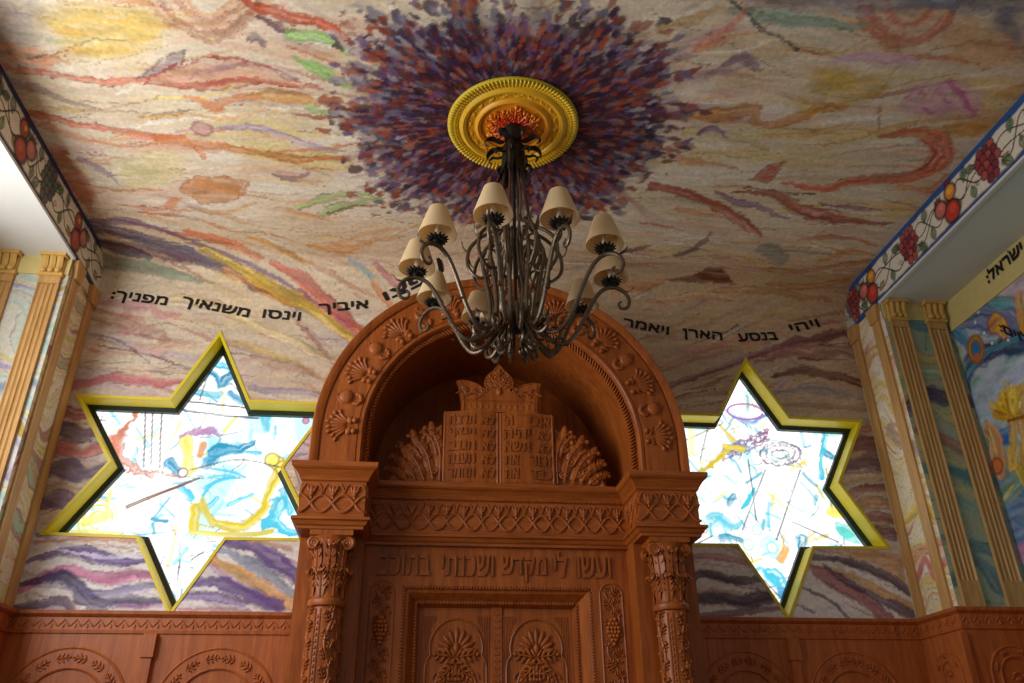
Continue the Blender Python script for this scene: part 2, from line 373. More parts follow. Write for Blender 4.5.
# ================================================================== CEILING MURAL
RC = .22; ARC = RC*PI/2
def unroll(u, v):
    """photograph point -> (x, s): s runs up the back wall, round the cove and on across the ceiling"""
    a = at(u, v, 1, YW)
    if a.z <= ZC-RC: return a.x, a.z
    c = at(u, v, 2, ZC)
    if 0 < c.y <= YW-RC: return c.x, ZC-RC+ARC+(YW-RC-c.y)
    best = None
    for k in range(41):
        t = PI/2*k/40; q = at(u, v, 1, YW-RC+RC*math.cos(t)); e = abs(q.z-(ZC-RC+RC*math.sin(t)))
        if best is None or e < best[0]: best = (e, q.x, ZC-RC+RC*t)
    return best[1], best[2]
def cl(pts): return [(q[0], YW-RC-(q[1]-(ZC-RC+ARC))) for q in (unroll(u, v) for u, v in pts)]
def bw(pts): return [unroll(u, v) for u, v in pts]
def shared(st, pl):
    """strokes that run over the cove from the ceiling to the wall"""
    st([(84, 226), (120, 232), (165, 246), (215, 262), (262, 284), (310, 306), (350, 326), (392, 346)], [13, 12, 9, 9, 9, 9, 8, 3], (70, 58, 110), .85, ink=(46, 30, 70)); st([(94, 222), (140, 224), (200, 244), (250, 262), (300, 292)], [5, 6, 4, 3, 2], (122, 90, 140), .75)
    st([(84, 236), (112, 246), (150, 256)], [10, 9, 3], (40, 44, 84), .85); st([(96, 240), (140, 248), (190, 262)], [6, 7, 4], (110, 50, 60), .6); st([(96, 262), (150, 268), (200, 282)], [10, 9, 4], (104, 132, 108), .7)
    st([(204, 250), (245, 272), (290, 296), (330, 318), (362, 340), (376, 350)], [5, 8, 9, 9, 9, 4], (218, 184, 56), .85, ink=(150, 110, 50)); st([(225, 270), (262, 290), (300, 308)], [4, 5, 2], (212, 146, 70), .7)
    st([(250, 238), (290, 252), (310, 262)], [3, 6, 3], (214, 156, 70), .75); st([(270, 260), (300, 278), (322, 296), (352, 322), (376, 340)], [3, 8, 9, 4, 3], (212, 96, 84), .8, ink=(160, 60, 60)); st([(300, 290), (335, 316), (372, 346)], [2, 4, 2], (206, 100, 150), .75)
    st([(362, 268), (380, 290), (395, 310)], [3, 5, 3], (214, 130, 60), .8); st([(376, 264), (400, 288)], [4, 5], (218, 120, 146), .75); st([(352, 260), (372, 276)], 4, (140, 190, 200), .75)
    st([(310, 246), (340, 250), (365, 244), (400, 236)], [3, 9, 8, 3], (212, 150, 70), .65, rough=.8); st([(188, 232), (230, 244), (262, 256)], [5, 8, 4], (224, 132, 90), .8, ink=(190, 100, 70))
    pl([(662, 280), (690, 276), (712, 267), (722, 269), (738, 284), (700, 283)], (112, 54, 30), .95, rough=.012, soft=.01)
    st([(618, 288), (645, 286), (662, 282)], [8, 8, 3], (214, 140, 70), .7)
    for q, c, w_ in (([(745, 268), (800, 272), (850, 264), (872, 262)], (186, 128, 74), [2, 5, 7, 3]), ([(770, 284), (815, 286), (850, 280)], (190, 140, 84), [2, 7, 4]), ([(700, 292), (760, 290), (830, 300)], (196, 150, 100), [2, 6, 3]), ([(650, 300), (700, 296), (740, 300)], (206, 164, 120), [2, 6, 2]), ([(800, 240), (840, 238), (880, 246)], (190, 104, 66), [3, 5, 2]), ([(820, 262), (850, 252), (876, 256)], (206, 146, 70), [3, 7, 3])): st(q, w_, c, .75, ink=(150, 96, 70))
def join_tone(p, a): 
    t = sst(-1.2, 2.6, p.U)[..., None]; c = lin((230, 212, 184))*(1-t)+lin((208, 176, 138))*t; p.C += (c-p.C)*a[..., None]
PXM = .0058
def marble(p, cols, seed, su=.9, sv=5., amp=.5, warp=.5, tilt=0.):
    U, V = p.U, p.V; W = V+tilt*U+.16*warp*fbm(U*1.3, V*1.1, seed+40, 3)
    for k, (c, lo, a) in enumerate(cols):
        f = fbm(U*su+5*k, W*sv+3*k+.8*fbm(U*2.2, W*3, seed+k+11, 3), seed+k*13, 5)
        p.mix(sst(lo, lo+.35, f)*a, c)
def burst(p, c, r0=.36, r1=.98, seed=7):
    dx = p.U-c[0]; dy = p.V-c[1]; r = np.hypot(dx, dy); m_ = r < 1.6
    th = np.arctan2(dy, dx)
    pal = lin([(46, 22, 36), (86, 30, 40), (60, 40, 78), (112, 82, 126), (120, 52, 46), (30, 18, 28), (136, 130, 146), (170, 156, 164), (166, 104, 84), (78, 56, 66), (104, 106, 126), (50, 30, 56), (160, 74, 46), (210, 194, 184)])
    for lay in range(6):
        NT = (44, 58, 72, 88, 104, 122)[lay]; rs = (.20, .17, .14, .12, .10, .08)[lay]
        a = (th+PI)/(2*PI)*NT+.35*fbm(p.U*5, p.V*5, seed+lay); b_ = r/rs+.5*fbm(p.U*4, p.V*4, seed+lay+20)
        ia = np.floor(a); b2 = b_+_h(ia.astype(np.int64), ia.astype(np.int64)*0, seed+lay)*3; ib = np.floor(b2)
        I = ia.astype(np.int64); J = ib.astype(np.int64); h1 = _h(I, J, seed+lay*5+1); h2 = _h(I, J, seed+lay*5+2)
        fa = a-ia-.5-.3*(h2-.5); fb = b2-ib-.5
        shape = 1-sst(.28, .5, np.hypot(fa*1.0, fb*.95)*(1+.5*fbm(p.U*30, p.V*30, seed+lay+3, 2)))
        rim = .86+.10*fbm(np.cos(th)*3, np.sin(th)*3, seed+9)+.12*np.cos(th)*0+.22*np.abs(np.sin(th))*(np.sin(th) < 0)
        out = r1*(.93+.10*np.abs(np.cos(th)))
        dens = 1-sst(.62, 1.15, r/out+.25*fbm(np.cos(th)*4+9, np.sin(th)*4, seed+31))
        on_ = (h1 < dens*(.95-.02*lay))
        u_ = np.clip(h2**1.3*.72+.34*(r-r0)/(out-r0), 0, .999); order = np.array([5, 0, 1, 11, 2, 9, 4, 3, 12, 10, 8, 6, 7, 13])
        col = pal[order[(u_*14).astype(int)]]
        if lay == 0:
            base = (1-sst(.62, .98, r/out+.18*fbm(p.U*6, p.V*6, seed+70)))*.95; p.C += (lin((58, 26, 40))-p.C)*base[..., None]
        al = (shape*on_*(r < 1.5))*.85; p.C += (col*(1+.5*fbm(th*60, r*14, seed+lay+60, 3))[..., None]-p.C)*al[..., None]
        # long thin rays that leave the burst
    al = sst(.35, .6, fbm((th+PI)*14, r*1.2, seed+90, 3))*(1-sst(.9, 1.5, r))*sst(.6, .9, r)*.5
    p.mix(al, (150, 84, 96))
def ceiling_paint(us, vs, seed=3):
    p = Paint(us, vs, (232, 217, 192), seed)
    marble(p, [((222, 204, 168), -.05, .5), ((210, 172, 128), .12, .45), ((240, 232, 216), .0, .75), ((222, 170, 140), .20, .5), ((200, 178, 186), .30, .35),
               ((206, 146, 74), .28, .5), ((226, 200, 104), .22, .6), ((186, 120, 92), .42, .4)], seed, su=.8, sv=4.2)
    # warm to the right, ochre wash
    w = sst(.2, 2.2, p.U); p.mix(w*.26*(.6+.6*fbm(p.U*1.1, p.V*2.6, 77)), (206, 160, 116))
    k = PXM
    def st(pts, w, col, a=.8, **q): p.stroke(cl(pts), [x*k for x in w] if isinstance(w, (list, tuple)) else w*k, col, a, **q)
    def pl(pts, col, a=.8, **q): p.poly(cl(pts), col, a, **q)
    Y, OR, RO, RD, GR, MV, VI, LI, OC, CR, GY = (222, 186, 50), (212, 118, 48), (206, 78, 36), (178, 48, 30), (140, 196, 100), (150, 104, 118), (104, 74, 124), (190, 160, 184), (198, 142, 66), (232, 220, 200), (128, 116, 122)
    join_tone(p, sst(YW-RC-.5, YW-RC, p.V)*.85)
    rs_ = random.Random(11)
    if us[1]-us[0] < .02:
        pal_ = [(220, 146, 90), (210, 116, 70), (226, 196, 96), (200, 156, 170), (238, 230, 216), (240, 232, 220), (204, 108, 62), (222, 180, 120), (182, 192, 136), (156, 84, 70), (234, 226, 210), (216, 164, 70), (222, 150, 120)]
        for q in range(620):
            x, y = rs_.uniform(-2.7, 2.7), rs_.uniform(1.8, 4.95); dx, dy = x-MED[0], y-MED[1]; r_ = math.hypot(dx, dy)
            ra = math.atan2(dy, dx); ra = ra if abs(ra) < PI/2 else ra-PI*math.copysign(1, ra); ba = .30*math.sin(x*1.7+y*2.3)-.10*math.copysign(1, x)*(y-3.2)
            w_ = max(0, 1-abs(r_-.9)/1.0) if r_ > .5 else 1; a_ = ra*w_*.8+ba*(1-w_)+rs_.gauss(0, .10); L = rs_.uniform(.08, .42); c_ = .2*rs_.uniform(-1, 1)
            P_ = [(x-math.cos(a_)*L, y-math.sin(a_)*L), (x+math.sin(a_)*L*c_, y+math.cos(a_)*L*c_), (x+math.cos(a_)*L, y+math.sin(a_)*L)]
            w0 = rs_.uniform(.004, .026); p.stroke(P_, [w0*.2, w0, w0*.2], rs_.choice(pal_), rs_.uniform(.3, .75), rough=.8, ink=(130, 90, 84) if rs_.random() < .15 else None)
        for q in range(110):
            x, y = rs_.uniform(-2.7, 2.7), rs_.uniform(1.8, 4.95); a_ = .3*math.sin(x*1.7+y*2.3)+rs_.gauss(0, .12); L = rs_.uniform(.06, .3)
            p.line([(x-math.cos(a_)*L, y-math.sin(a_)*L), (x, y+.03*rs_.uniform(-1, 1)), (x+math.cos(a_)*L, y+math.sin(a_)*L)], rs_.uniform(.0018, .0035), rs_.choice([(110, 70, 66), (96, 80, 90), (150, 90, 70)]), .55)
    # --- left half
    pl([(20, 10), (120, 0), (190, 12), (165, 45), (120, 68), (50, 60), (60, 35)], Y, .7, rough=.06, soft=.08)
    pl([(-20, -10), (45, 8), (40, 45), (-20, 45)], (150, 138, 150), .6, rough=.06, soft=.08)
    st([(-10, 52), (40, 58), (70, 66)], [14, 10, 3], OR, .55)
    st([(-10, 66), (60, 76), (110, 84), (150, 80), (200, 78)], [3, 5, 4, 3, 1], RO, .75, ink=(120, 50, 40))
    st([(30, 60), (75, 50), (95, 42), (130, 42)], 1, (96, 82, 70), .7)
    for r_, c in ((20, (214, 160, 120)), (27, (196, 122, 84)), (34, (222, 176, 140)), (41, (190, 124, 96)), (48, (214, 170, 140))):
        st([(213-r_*1.4, -12), (213-r_, r_*.35), (213, r_*.85), (213+r_, r_*.35), (213+r_*1.2, -12)], 3.2, c, .75, ink=(140, 82, 70))
    st([(150, 8), (175, 28), (196, 38)], [1, 3, 1], (186, 116, 84), .6)
    st([(238, 0), (290, 18), (322, 26), (350, 42)], [3, 8, 7, 3], RO, .85, ink=(120, 40, 40)); st([(262, 16), (282, 30), (300, 34)], [2, 6, 2], (112, 58, 84), .85)
    st([(292, 36), (325, 40), (352, 56)], [6, 8, 4], GR, .85); st([(298, 60), (322, 72), (345, 86)], [3, 8, 5], GR, .85); st([(310, 108), (345, 118)], [6, 9], GR, .6)
    st([(250, 44), (258, 38), (268, 46)], [2, 5, 2], GY, .8); st([(292, 48), (330, 62), (350, 72)], [2, 3, 2], OR, .6)
    pl([(138, 79), (160, 62), (178, 56), (186, 52), (184, 64), (160, 76)], (140, 124, 140), .8, ink=(80, 60, 80))
    pl([(146, 84), (175, 70), (212, 59), (240, 60), (275, 72), (318, 89), (270, 84), (215, 92), (180, 90)], (214, 162, 134), .85, ink=(140, 50, 50))
    st([(146, 85), (190, 89), (240, 82), (280, 85), (322, 90)], [2, 4, 4, 3, 1], RD, .75); st([(190, 80), (220, 70), (250, 66)], [2, 5, 2], (180, 130, 150), .6)
    st([(146, 84), (185, 64), (225, 59), (270, 70), (300, 80)], 1.2, (160, 50, 60), .7)
    st([(192, 97), (215, 106), (236, 100), (262, 98)], [5, 9, 4, 4], OR, .8, ink=(150, 80, 50)); st([(252, 98), (290, 97), (322, 104)], [4, 9, 3], OC, .85)
    st([(295, 116), (320, 119), (345, 118)], [1.5, 3, 1.5], RD, .85, ink=(110, 30, 40))
    st([(-10, 78), (40, 90), (75, 104), (105, 110)], [6, 7, 4, 1], (150, 116, 132), .6, ink=(96, 70, 90)); st([(90, 110), (140, 114), (195, 113)], 1.1, (110, 96, 90), .6)
    st([(22, 112), (70, 124), (115, 130), (150, 138), (185, 138)], [4, 5, 5, 6, 3], RO, .75, ink=(150, 60, 50))
    st([(30, 122), (80, 138), (120, 146), (160, 145)], [4, 6, 4, 4], (222, 150, 110), .65)
    st([(160, 140), (200, 146), (250, 152), (300, 160), (350, 158)], [5, 8, 6, 5, 2], OR, .8, ink=(150, 70, 40)); st([(200, 150), (206, 158)], 3, OR, .8)
    st([(222, 128), (262, 130), (310, 146), (345, 152)], [3, 6, 4, 1], (172, 150, 176), .75, ink=(110, 80, 110)); p.disc(cl([(205, 130)])[0], .055, (204, 160, 150), .8, ink=(160, 110, 110))
    pl([(44, 146), (66, 150), (84, 172), (100, 200), (92, 214), (70, 190)], (190, 104, 62), .85, rough=.05)
    st([(84, 160), (105, 172), (122, 186)], [4, 5, 1], (150, 128, 160), .7, ink=(100, 70, 110))
    pl([(120, 160), (160, 150), (188, 160), (175, 188), (130, 190), (112, 172)], (222, 208, 140), .65, rough=.05, soft=.06)
    pl([(182, 190), (196, 177), (225, 178), (252, 184), (240, 200), (205, 206)], (206, 140, 80), .9, ink=(170, 90, 50)); pl([(160, 206), (172, 197), (186, 198), (176, 210)], (214, 136, 90), .8)
    st([(190, 208), (225, 214), (258, 204)], [3, 6, 2], (214, 170, 110), .7)
    st([(276, 176), (292, 180), (308, 174)], [3, 5, 3], (150, 110, 120), .8, ink=(96, 60, 80)); st([(318, 172), (332, 176)], 4, (210, 208, 150), .8, ink=(70, 64, 50))
    for q in ([(300, 208), (322, 200), (345, 196), (372, 196)], [(322, 214), (350, 206), (380, 200)]): st(q, [4, 8, 6, 3], (160, 190, 116), .8, ink=(70, 90, 50))
    st([(330, 214), (356, 208), (380, 206)], 2, (130, 50, 40), .7)
    st([(188, 232), (230, 244), (262, 256)], [5, 8, 4], (220, 140, 100), .75, ink=(190, 100, 70)); st([(250, 238), (290, 252), (305, 258)], [3, 6, 3], (210, 160, 90), .7)
    st([(310, 246), (340, 246), (365, 236), (400, 230)], [3, 8, 7, 3], (208, 150, 84), .6, rough=.8)
    # --- right half
    st([(858, -6), (872, 22), (900, 42), (935, 34), (955, 4)], [6, 8, 7, 7, 5], (208, 104, 72), .75, ink=(160, 70, 60)); st([(882, -4), (895, 22), (915, 26), (938, 4)], [3, 5, 4, 3], (214, 120, 84), .65)
    st([(892, 40), (898, 60)], [8, 3], (208, 140, 100), .6)
    pl([(940, 30), (975, 10), (1010, 30), (1028, 70), (985, 62), (955, 55)], (206, 146, 66), .6, rough=.06, soft=.08)
    pl([(900, -14), (1030, -14), (1030, 62), (1005, 40), (985, 18), (940, 12), (900, 10)], (92, 96, 122), .85, rough=.06, soft=.06)
    st([(730, -2), (800, 4), (880, 4), (950, 6)], [3, 12, 10, 8], (120, 128, 146), .7); st([(730, 10), (780, 18), (840, 26), (872, 26)], [4, 10, 6, 3], (118, 166, 150), .75)
    st([(720, -8), (745, 15), (772, 36), (800, 52)], 1.6, (40, 50, 60), .8); st([(800, 54), (840, 52), (872, 40)], 1.4, (196, 120, 70), .7)
    pl([(790, 110), (822, 66), (850, 70), (886, 78), (900, 92), (850, 110), (808, 122)], (206, 168, 52), .8, rough=.05, soft=.06); st([(884, 90), (898, 68)], 1.2, (230, 200, 60), .8)
    st([(680, 116), (730, 114), (755, 112), (765, 126), (820, 112), (850, 108)], [6, 11, 8, 5, 8, 4], (204, 136, 56), .85, ink=(160, 96, 60)); st([(765, 136), (800, 136), (850, 128), (876, 132)], [3, 3, 4, 2], (204, 150, 80), .7, ink=(150, 80, 70))
    pl([(905, 88), (960, 76), (985, 100), (978, 118), (930, 120), (905, 108)], (214, 160, 196), .7, rough=.06, soft=.05); st([(950, 82), (962, 96), (976, 118)], [3, 4, 2], (190, 70, 140), .7)
    for q in ((908, 98), (920, 94), (926, 110), (938, 92), (945, 100)): st([q, (q[0]+5, q[1]+4)], 2, (190, 80, 140), .7)
    st([(830, 62), (880, 58), (920, 66)], [4, 9, 4], (208, 160, 196), .6)
    pl([(930, 126), (970, 122), (1000, 116), (990, 134), (955, 140)], (206, 142, 54), .85); pl([(990, 96), (1030, 80), (1030, 100), (1005, 104)], (214, 160, 70), .8)
    st([(782, 184), (820, 188), (870, 182), (915, 176), (942, 160), (938, 142), (915, 134), (880, 137)], [2, 6, 8, 11, 13, 12, 8, 3], (204, 88, 52), .9, ink=(170, 70, 60))
    st([(850, 180), (905, 178), (945, 168), (950, 150)], [1, 3, 4, 3], (226, 140, 100), .6); st([(902, 186), (930, 190), (950, 176)], [4, 7, 5], (206, 130, 60), .7)
    p.line(cl([(880, 110), (880, 134)]), .008, (170, 110, 90))
    pl([(752, 181), (765, 168), (786, 163), (776, 176), (768, 186)], (196, 74, 50), .9, ink=(140, 40, 40))
    st([(652, 186), (690, 196), (720, 208), (748, 226), (764, 238)], [4, 7, 7, 8, 2], (176, 66, 42), .9, ink=(120, 40, 34)); st([(680, 210), (725, 218)], [5, 2], (206, 110, 80), .6)
    st([(735, 192), (775, 196), (805, 212), (850, 222), (896, 224)], [2, 8, 10, 7, 1], (170, 54, 34), .9, ink=(110, 30, 30)); st([(718, 194), (740, 204), (762, 208), (788, 220)], [3, 6, 4, 2], (144, 92, 138), .85, ink=(90, 50, 100)); st([(820, 206), (850, 208), (885, 213)], [2, 4, 1], (150, 92, 130), .8, ink=(96, 50, 90))
    st([(745, 188), (790, 194), (815, 196)], 1.3, (60, 48, 50), .8)
    st([(640, 124), (690, 134), (740, 140), (770, 150)], [5, 12, 8, 3], (190, 170, 96), .7); st([(700, 134), (714, 130), (730, 138)], [3, 6, 2], (110, 84, 130), .85)
    for q, c in (([(650, 98), (690, 108), (720, 112)], (206, 110, 60)), ([(640, 60), (690, 50), (730, 30), (745, 10)], (214, 120, 100)), ([(650, 150), (690, 162), (740, 170)], (206, 132, 90)), ([(660, 30), (690, 22), (720, 10)], (206, 160, 90)), ([(650, 84), (700, 80), (740, 70)], (190, 150, 176))): st(q, [3, 6, 2], c, .65, rough=.9)
    st([(726, 66), (742, 60), (760, 70)], [4, 7, 2], (128, 96, 122), .85, ink=(90, 60, 84)); st([(640, 46), (660, 60), (700, 56)], [4, 6, 2], (150, 126, 156), .6)
    st([(676, 256), (692, 252), (712, 236), (714, 232)], [5, 5, 2, 1], (128, 92, 116), .8, ink=(84, 50, 70)); st([(624, 253), (640, 250), (650, 247)], [4, 5, 1], (128, 70, 84), .8)
    st([(762, 248), (775, 252), (782, 262)], [12, 12, 10], (140, 150, 146), .7, rough=.8); st([(782, 250), (812, 253), (838, 255)], [3, 4, 2], (150, 160, 160), .7)
    shared(st, pl)
    if us[1]-us[0] < .02: painterly(p, 301, 1.1, .07)
    burst(p, MED)
    if us[1]-us[0] < .02: painterly(p, 401, .7, .08)
    return p
def ar(a, b_, step): n_ = max(2, int(round((b_-a)/step))+1); return np.linspace(a, b_, n_)
parts = []
for us, vs in ((ar(-XN-.03, XN+.03, .009), ar(1.7, YW-RC, .009)), (ar(-XN-.03, XN+.03, .045), ar(-3.5, 1.7, .045))):
    p = ceiling_paint(us, vs); P3 = np.stack([p.U, p.V, np.full(p.U.shape, ZC)], -1); parts.append(surface(P3, p))
ceiling = struct(build_surf('ceiling', parts, M['paint'], flip=(0, 1)))
# ================================================================== BACK WALL with star openings
STAR_L = [(-1.825, 4.244), (-2.057, 3.755), (-2.618, 3.758), (-2.334, 3.331), (-2.613, 2.887), (-2.086, 2.878), (-1.826, 2.446), (-1.589, 2.878), (-1.059, 2.883), (-1.316, 3.328), (-1.059, 3.765), (-1.575, 3.763)]
STAR_R = [(1.828, 4.23), (1.57, 3.791), (1.055, 3.788), (1.312, 3.343), (1.055, 2.898), (1.574, 2.902), (1.836, 2.453), (2.079, 2.897), (2.586, 2.905), (2.342, 3.335), (2.597, 3.785), (2.074, 3.793)]
def inside(poly, X, Z):
    ins = np.zeros(X.shape, bool); k = len(poly)
    for i in range(k):
        x0, y0 = poly[i]; x1, y1 = poly[(i+1) % k]
        ins ^= ((y0 > Z) != (y1 > Z)) & (X < (x1-x0)*(Z-y0)/((y1-y0) or 1e-9)+x0)
    return ins
def wall_back_paint(us, vs):
    p = Paint(us, vs, (216, 200, 176), 21)
    up = sst(2.9, 3.6, p.V); p.mix(sst(4.2, 4.6, p.V), (230, 212, 178))
    marble(p, [((226, 218, 208), -.1, .7), ((206, 176, 160), .1, .5), ((190, 170, 190), .16, .5), ((214, 186, 120), .25, .45), ((196, 140, 130), .3, .35)], 33, su=1.1, sv=7, tilt=.12)
    f = fbm(p.U*1.2, (p.V+.10*fbm(p.U*2, p.V*2, 3))*17, 61, 4); p.mix(sst(.34, .40, f)*(1-sst(.40, .46, f))*.6, (104, 70, 90))
    p.mix(sst(0, .4, 3.1-p.V)*.8, (240, 236, 238))
    r_ = sst(.3, 1.2, p.U)*up; p.mix(r_*.45, (190, 156, 116))
    k = .0062
    def st(pts, w, col, a=.92, **q): q.setdefault('streak', .25); p.stroke(bw(pts), [x*k for x in w] if isinstance(w, (list, tuple)) else w*k, col, a, **q)
    PU, NV, MG, LI, BG, OC, RD, YL, MR = (84, 50, 132), (46, 38, 98), (196, 84, 146), (180, 160, 206), (116, 134, 168), (218, 158, 66), (186, 58, 66), (220, 186, 50), (132, 50, 66)
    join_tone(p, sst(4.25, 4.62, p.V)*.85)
    rs_ = random.Random(23)
    for q in range(520):
        x, z = rs_.uniform(-2.7, 2.7), rs_.uniform(2.4, 4.9)
        if abs(x) < .9 and z < 4.3: continue
        hi = z > 3.75; sl_ = (-.42 if x < 0 else .30) if hi else (.0 if z > 2.95 else (-.10 if x < -1.7 or 0 < x < 1.9 else -.5)); a_ = sl_+.25*math.sin(x*3+z*2)+rs_.gauss(0, .10); L = rs_.uniform(.08, .36)
        pal_ = [(222, 196, 170), (206, 160, 120), (214, 186, 110), (196, 130, 130), (226, 214, 196), (176, 120, 110), (200, 170, 180), (190, 140, 96)] if hi else [(120, 92, 150), (186, 170, 200), (226, 220, 222), (170, 100, 140), (96, 76, 120), (206, 180, 150), (150, 140, 170), (190, 110, 110), (220, 210, 200)]
        w0 = rs_.uniform(.004, .022); P_ = [(x-math.cos(a_)*L, z-math.sin(a_)*L), (x, z+.06*L*rs_.uniform(-1, 1)), (x+math.cos(a_)*L, z+math.sin(a_)*L)]
        p.stroke(P_, [w0*.2, w0, w0*.2], rs_.choice(pal_), rs_.uniform(.3, .75), rough=.8, ink=(84, 50, 70) if rs_.random() < .25 else None)
    # upper left
    shared(st, lambda pts, col, a=.8, **q: p.poly(bw(pts), col, a, **q))
    st([(150, 300), (200, 300), (250, 322), (300, 344), (352, 366)], [3, 6, 6, 6, 2], (222, 200, 150), .7, ink=(170, 120, 90))
    st([(225, 340), (270, 352), (330, 380)], [3, 6, 3], (206, 170, 80), .6, rough=.9); st([(240, 360), (290, 366), (318, 378)], [3, 7, 3], (190, 130, 120), .45, rough=1.2)
    st([(250, 388), (285, 390), (318, 394)], [3, 5, 4], (160, 150, 180), .7, ink=(110, 100, 130))
    st([(96, 320), (130, 322), (170, 340)], [6, 10, 4], (200, 120, 120), .5, rough=1.4); st([(92, 350), (135, 350), (190, 346)], [6, 10, 8], (208, 150, 120), .5, rough=1.4); st([(100, 305), (140, 306), (180, 316)], [4, 8, 4], (196, 110, 140), .5, rough=1.2)
    st([(70, 384), (120, 378), (165, 382), (205, 380)], [5, 6, 5, 3], (190, 84, 96), .8, ink=(130, 50, 90))
    for q in ([(88, 332), (120, 340), (150, 362)], [(100, 345), (140, 352), (200, 372)]): st(q, 1, (90, 60, 60), .7)
    # between the left pier and the star
    for y_, c, w_ in ((412, (176, 84, 88), 8), (432, (96, 62, 110), 9), (450, (186, 84, 80), 9), (470, (82, 56, 112), 10), (487, (180, 150, 130), 5), (500, (98, 66, 118), 8), (516, (202, 180, 140), 5), (528, (110, 80, 130), 5)):
        st([(36, y_+6), (62, y_-2), (84, y_+3), (118, y_-8)], [w_*.6, w_, w_*.8, w_*.5], c, .8, ink=(60, 30, 60))
    # below the left star
    st([(35, 542), (90, 538), (140, 540)], [2, 3, 2], (200, 140, 110), .8)
    st([(28, 562), (62, 551), (92, 553), (118, 560), (160, 558)], [2, 5, 8, 6, 2], PU, .9, ink=(50, 34, 90)); st([(60, 551), (110, 556), (150, 556)], [1, 2, 1], (200, 190, 220), .8)
    st([(20, 592), (50, 574), (82, 572), (104, 578), (140, 574), (170, 578)], [2, 5, 6, 6, 5, 2], MG, .8, ink=(130, 60, 110))
    st([(18, 584), (48, 577), (70, 580), (84, 594), (100, 604), (140, 598), (162, 600)], [3, 6, 6, 9, 7, 6, 3], NV, .9, ink=(40, 30, 80)); st([(80, 585), (96, 592), (130, 588), (160, 586)], [2, 4, 4, 2], (110, 100, 150), .8); st([(110, 594), (150, 590)], [3, 2], (200, 190, 220), .6)
    st([(12, 608), (45, 602), (66, 604), (74, 612)], [3, 5, 4, 3], (86, 60, 110), .85, ink=(60, 36, 80)); st([(118, 606), (160, 604)], [3, 3], (150, 90, 150), .7)
    # right of the lower tip
    st([(222, 541), (252, 546), (285, 566), (302, 580)], [4, 7, 8, 6], PU, .9, ink=(60, 40, 110)); st([(214, 548), (244, 560), (275, 580), (300, 598)], [2, 6, 6, 4], BG, .8, ink=(80, 90, 120))
    st([(203, 553), (235, 570), (268, 590), (296, 606)], [4, 7, 8, 7], OC, .85, ink=(180, 120, 60)); st([(208, 562), (240, 586), (275, 606)], [2, 4, 3], (180, 120, 170), .8)
    st([(186, 582), (214, 580), (246, 592), (278, 608)], [5, 6, 7, 6], (104, 76, 150), .9, ink=(60, 40, 110)); st([(178, 598), (210, 596), (244, 604)], [4, 6, 4], (120, 92, 160), .8, ink=(80, 50, 120)); st([(180, 610), (225, 610), (262, 614)], [2, 3, 2], (190, 90, 110), .7)
    st([(250, 540), (290, 548)], [2, 4], (206, 150, 120), .8)
    # upper right
    st([(660, 388), (705, 374), (745, 358), (800, 342), (846, 332)], [4, 4, 5, 7, 8], (126, 58, 74), .85, ink=(90, 36, 50)); st([(755, 362), (800, 352), (855, 350)], [2, 9, 12], (156, 88, 84), .7)
    st([(770, 376), (805, 370), (840, 376), (866, 384)], [2, 6, 7, 5], (122, 76, 64), .9, ink=(70, 40, 36)); st([(775, 392), (820, 388), (860, 396)], [3, 7, 5], (172, 158, 168), .7, ink=(120, 90, 90)); st([(780, 404), (830, 406), (866, 410)], [2, 4, 3], (176, 130, 110), .7)
    st([(650, 372), (690, 358), (730, 348), (770, 340)], [3, 5, 5, 2], (190, 150, 116), .6, ink=(150, 110, 84)); st([(650, 340), (700, 320), (760, 305)], [3, 8, 4], (204, 170, 130), .5, rough=1); st([(676, 356), (715, 344), (745, 338)], [2, 5, 2], (196, 120, 100), .5)
    st([(660, 402), (700, 394), (735, 392)], [3, 4, 2], (170, 136, 130), .6, ink=(120, 90, 96))
    for q in ([(690, 345), (740, 325)], [(820, 345), (850, 342)], [(800, 358), (850, 360)], [(660, 400), (715, 388)]): st(q, 1, (84, 44, 48), .7)
    # right of the star
    for y_, c, w_ in ((430, (170, 100, 84), 5), (446, (132, 72, 76), 9), (462, (110, 66, 86), 10), (478, (188, 160, 120), 5), (490, (150, 80, 76), 5), (504, (196, 150, 110), 6), (518, (150, 74, 76), 5), (532, (110, 66, 86), 6)):
        st([(842, y_+6), (868, y_-2), (890, y_), (915, y_+6)], [w_*.5, w_, w_, w_*.7], c, .8, ink=(80, 36, 44))
    # below the right star
    st([(688, 556), (715, 556), (748, 562), (775, 572)], [3, 4, 4, 2], (176, 104, 120), .7); st([(686, 580), (705, 574), (738, 580), (768, 578)], [4, 6, 5, 3], (78, 52, 84), .9, ink=(44, 28, 50))
    st([(686, 600), (710, 596), (740, 602), (770, 598), (795, 594)], [6, 9, 7, 7, 3], (70, 50, 86), .9, ink=(40, 26, 50)); st([(690, 616), (730, 614), (780, 608)], [3, 4, 3], (130, 80, 104), .8); st([(700, 588), (740, 592)], 3, (200, 180, 170), .6)
    pl_ = bw([(818, 549), (886, 549), (905, 556), (909, 590), (880, 566), (840, 556)]); p.poly(pl_, (204, 146, 66), .8)
    st([(812, 556), (850, 562), (886, 576), (914, 592)], [3, 5, 6, 5], (92, 62, 92), .9, ink=(50, 30, 60)); st([(812, 566), (850, 574), (884, 592), (914, 606)], [2, 4, 5, 5], (196, 150, 84), .8)
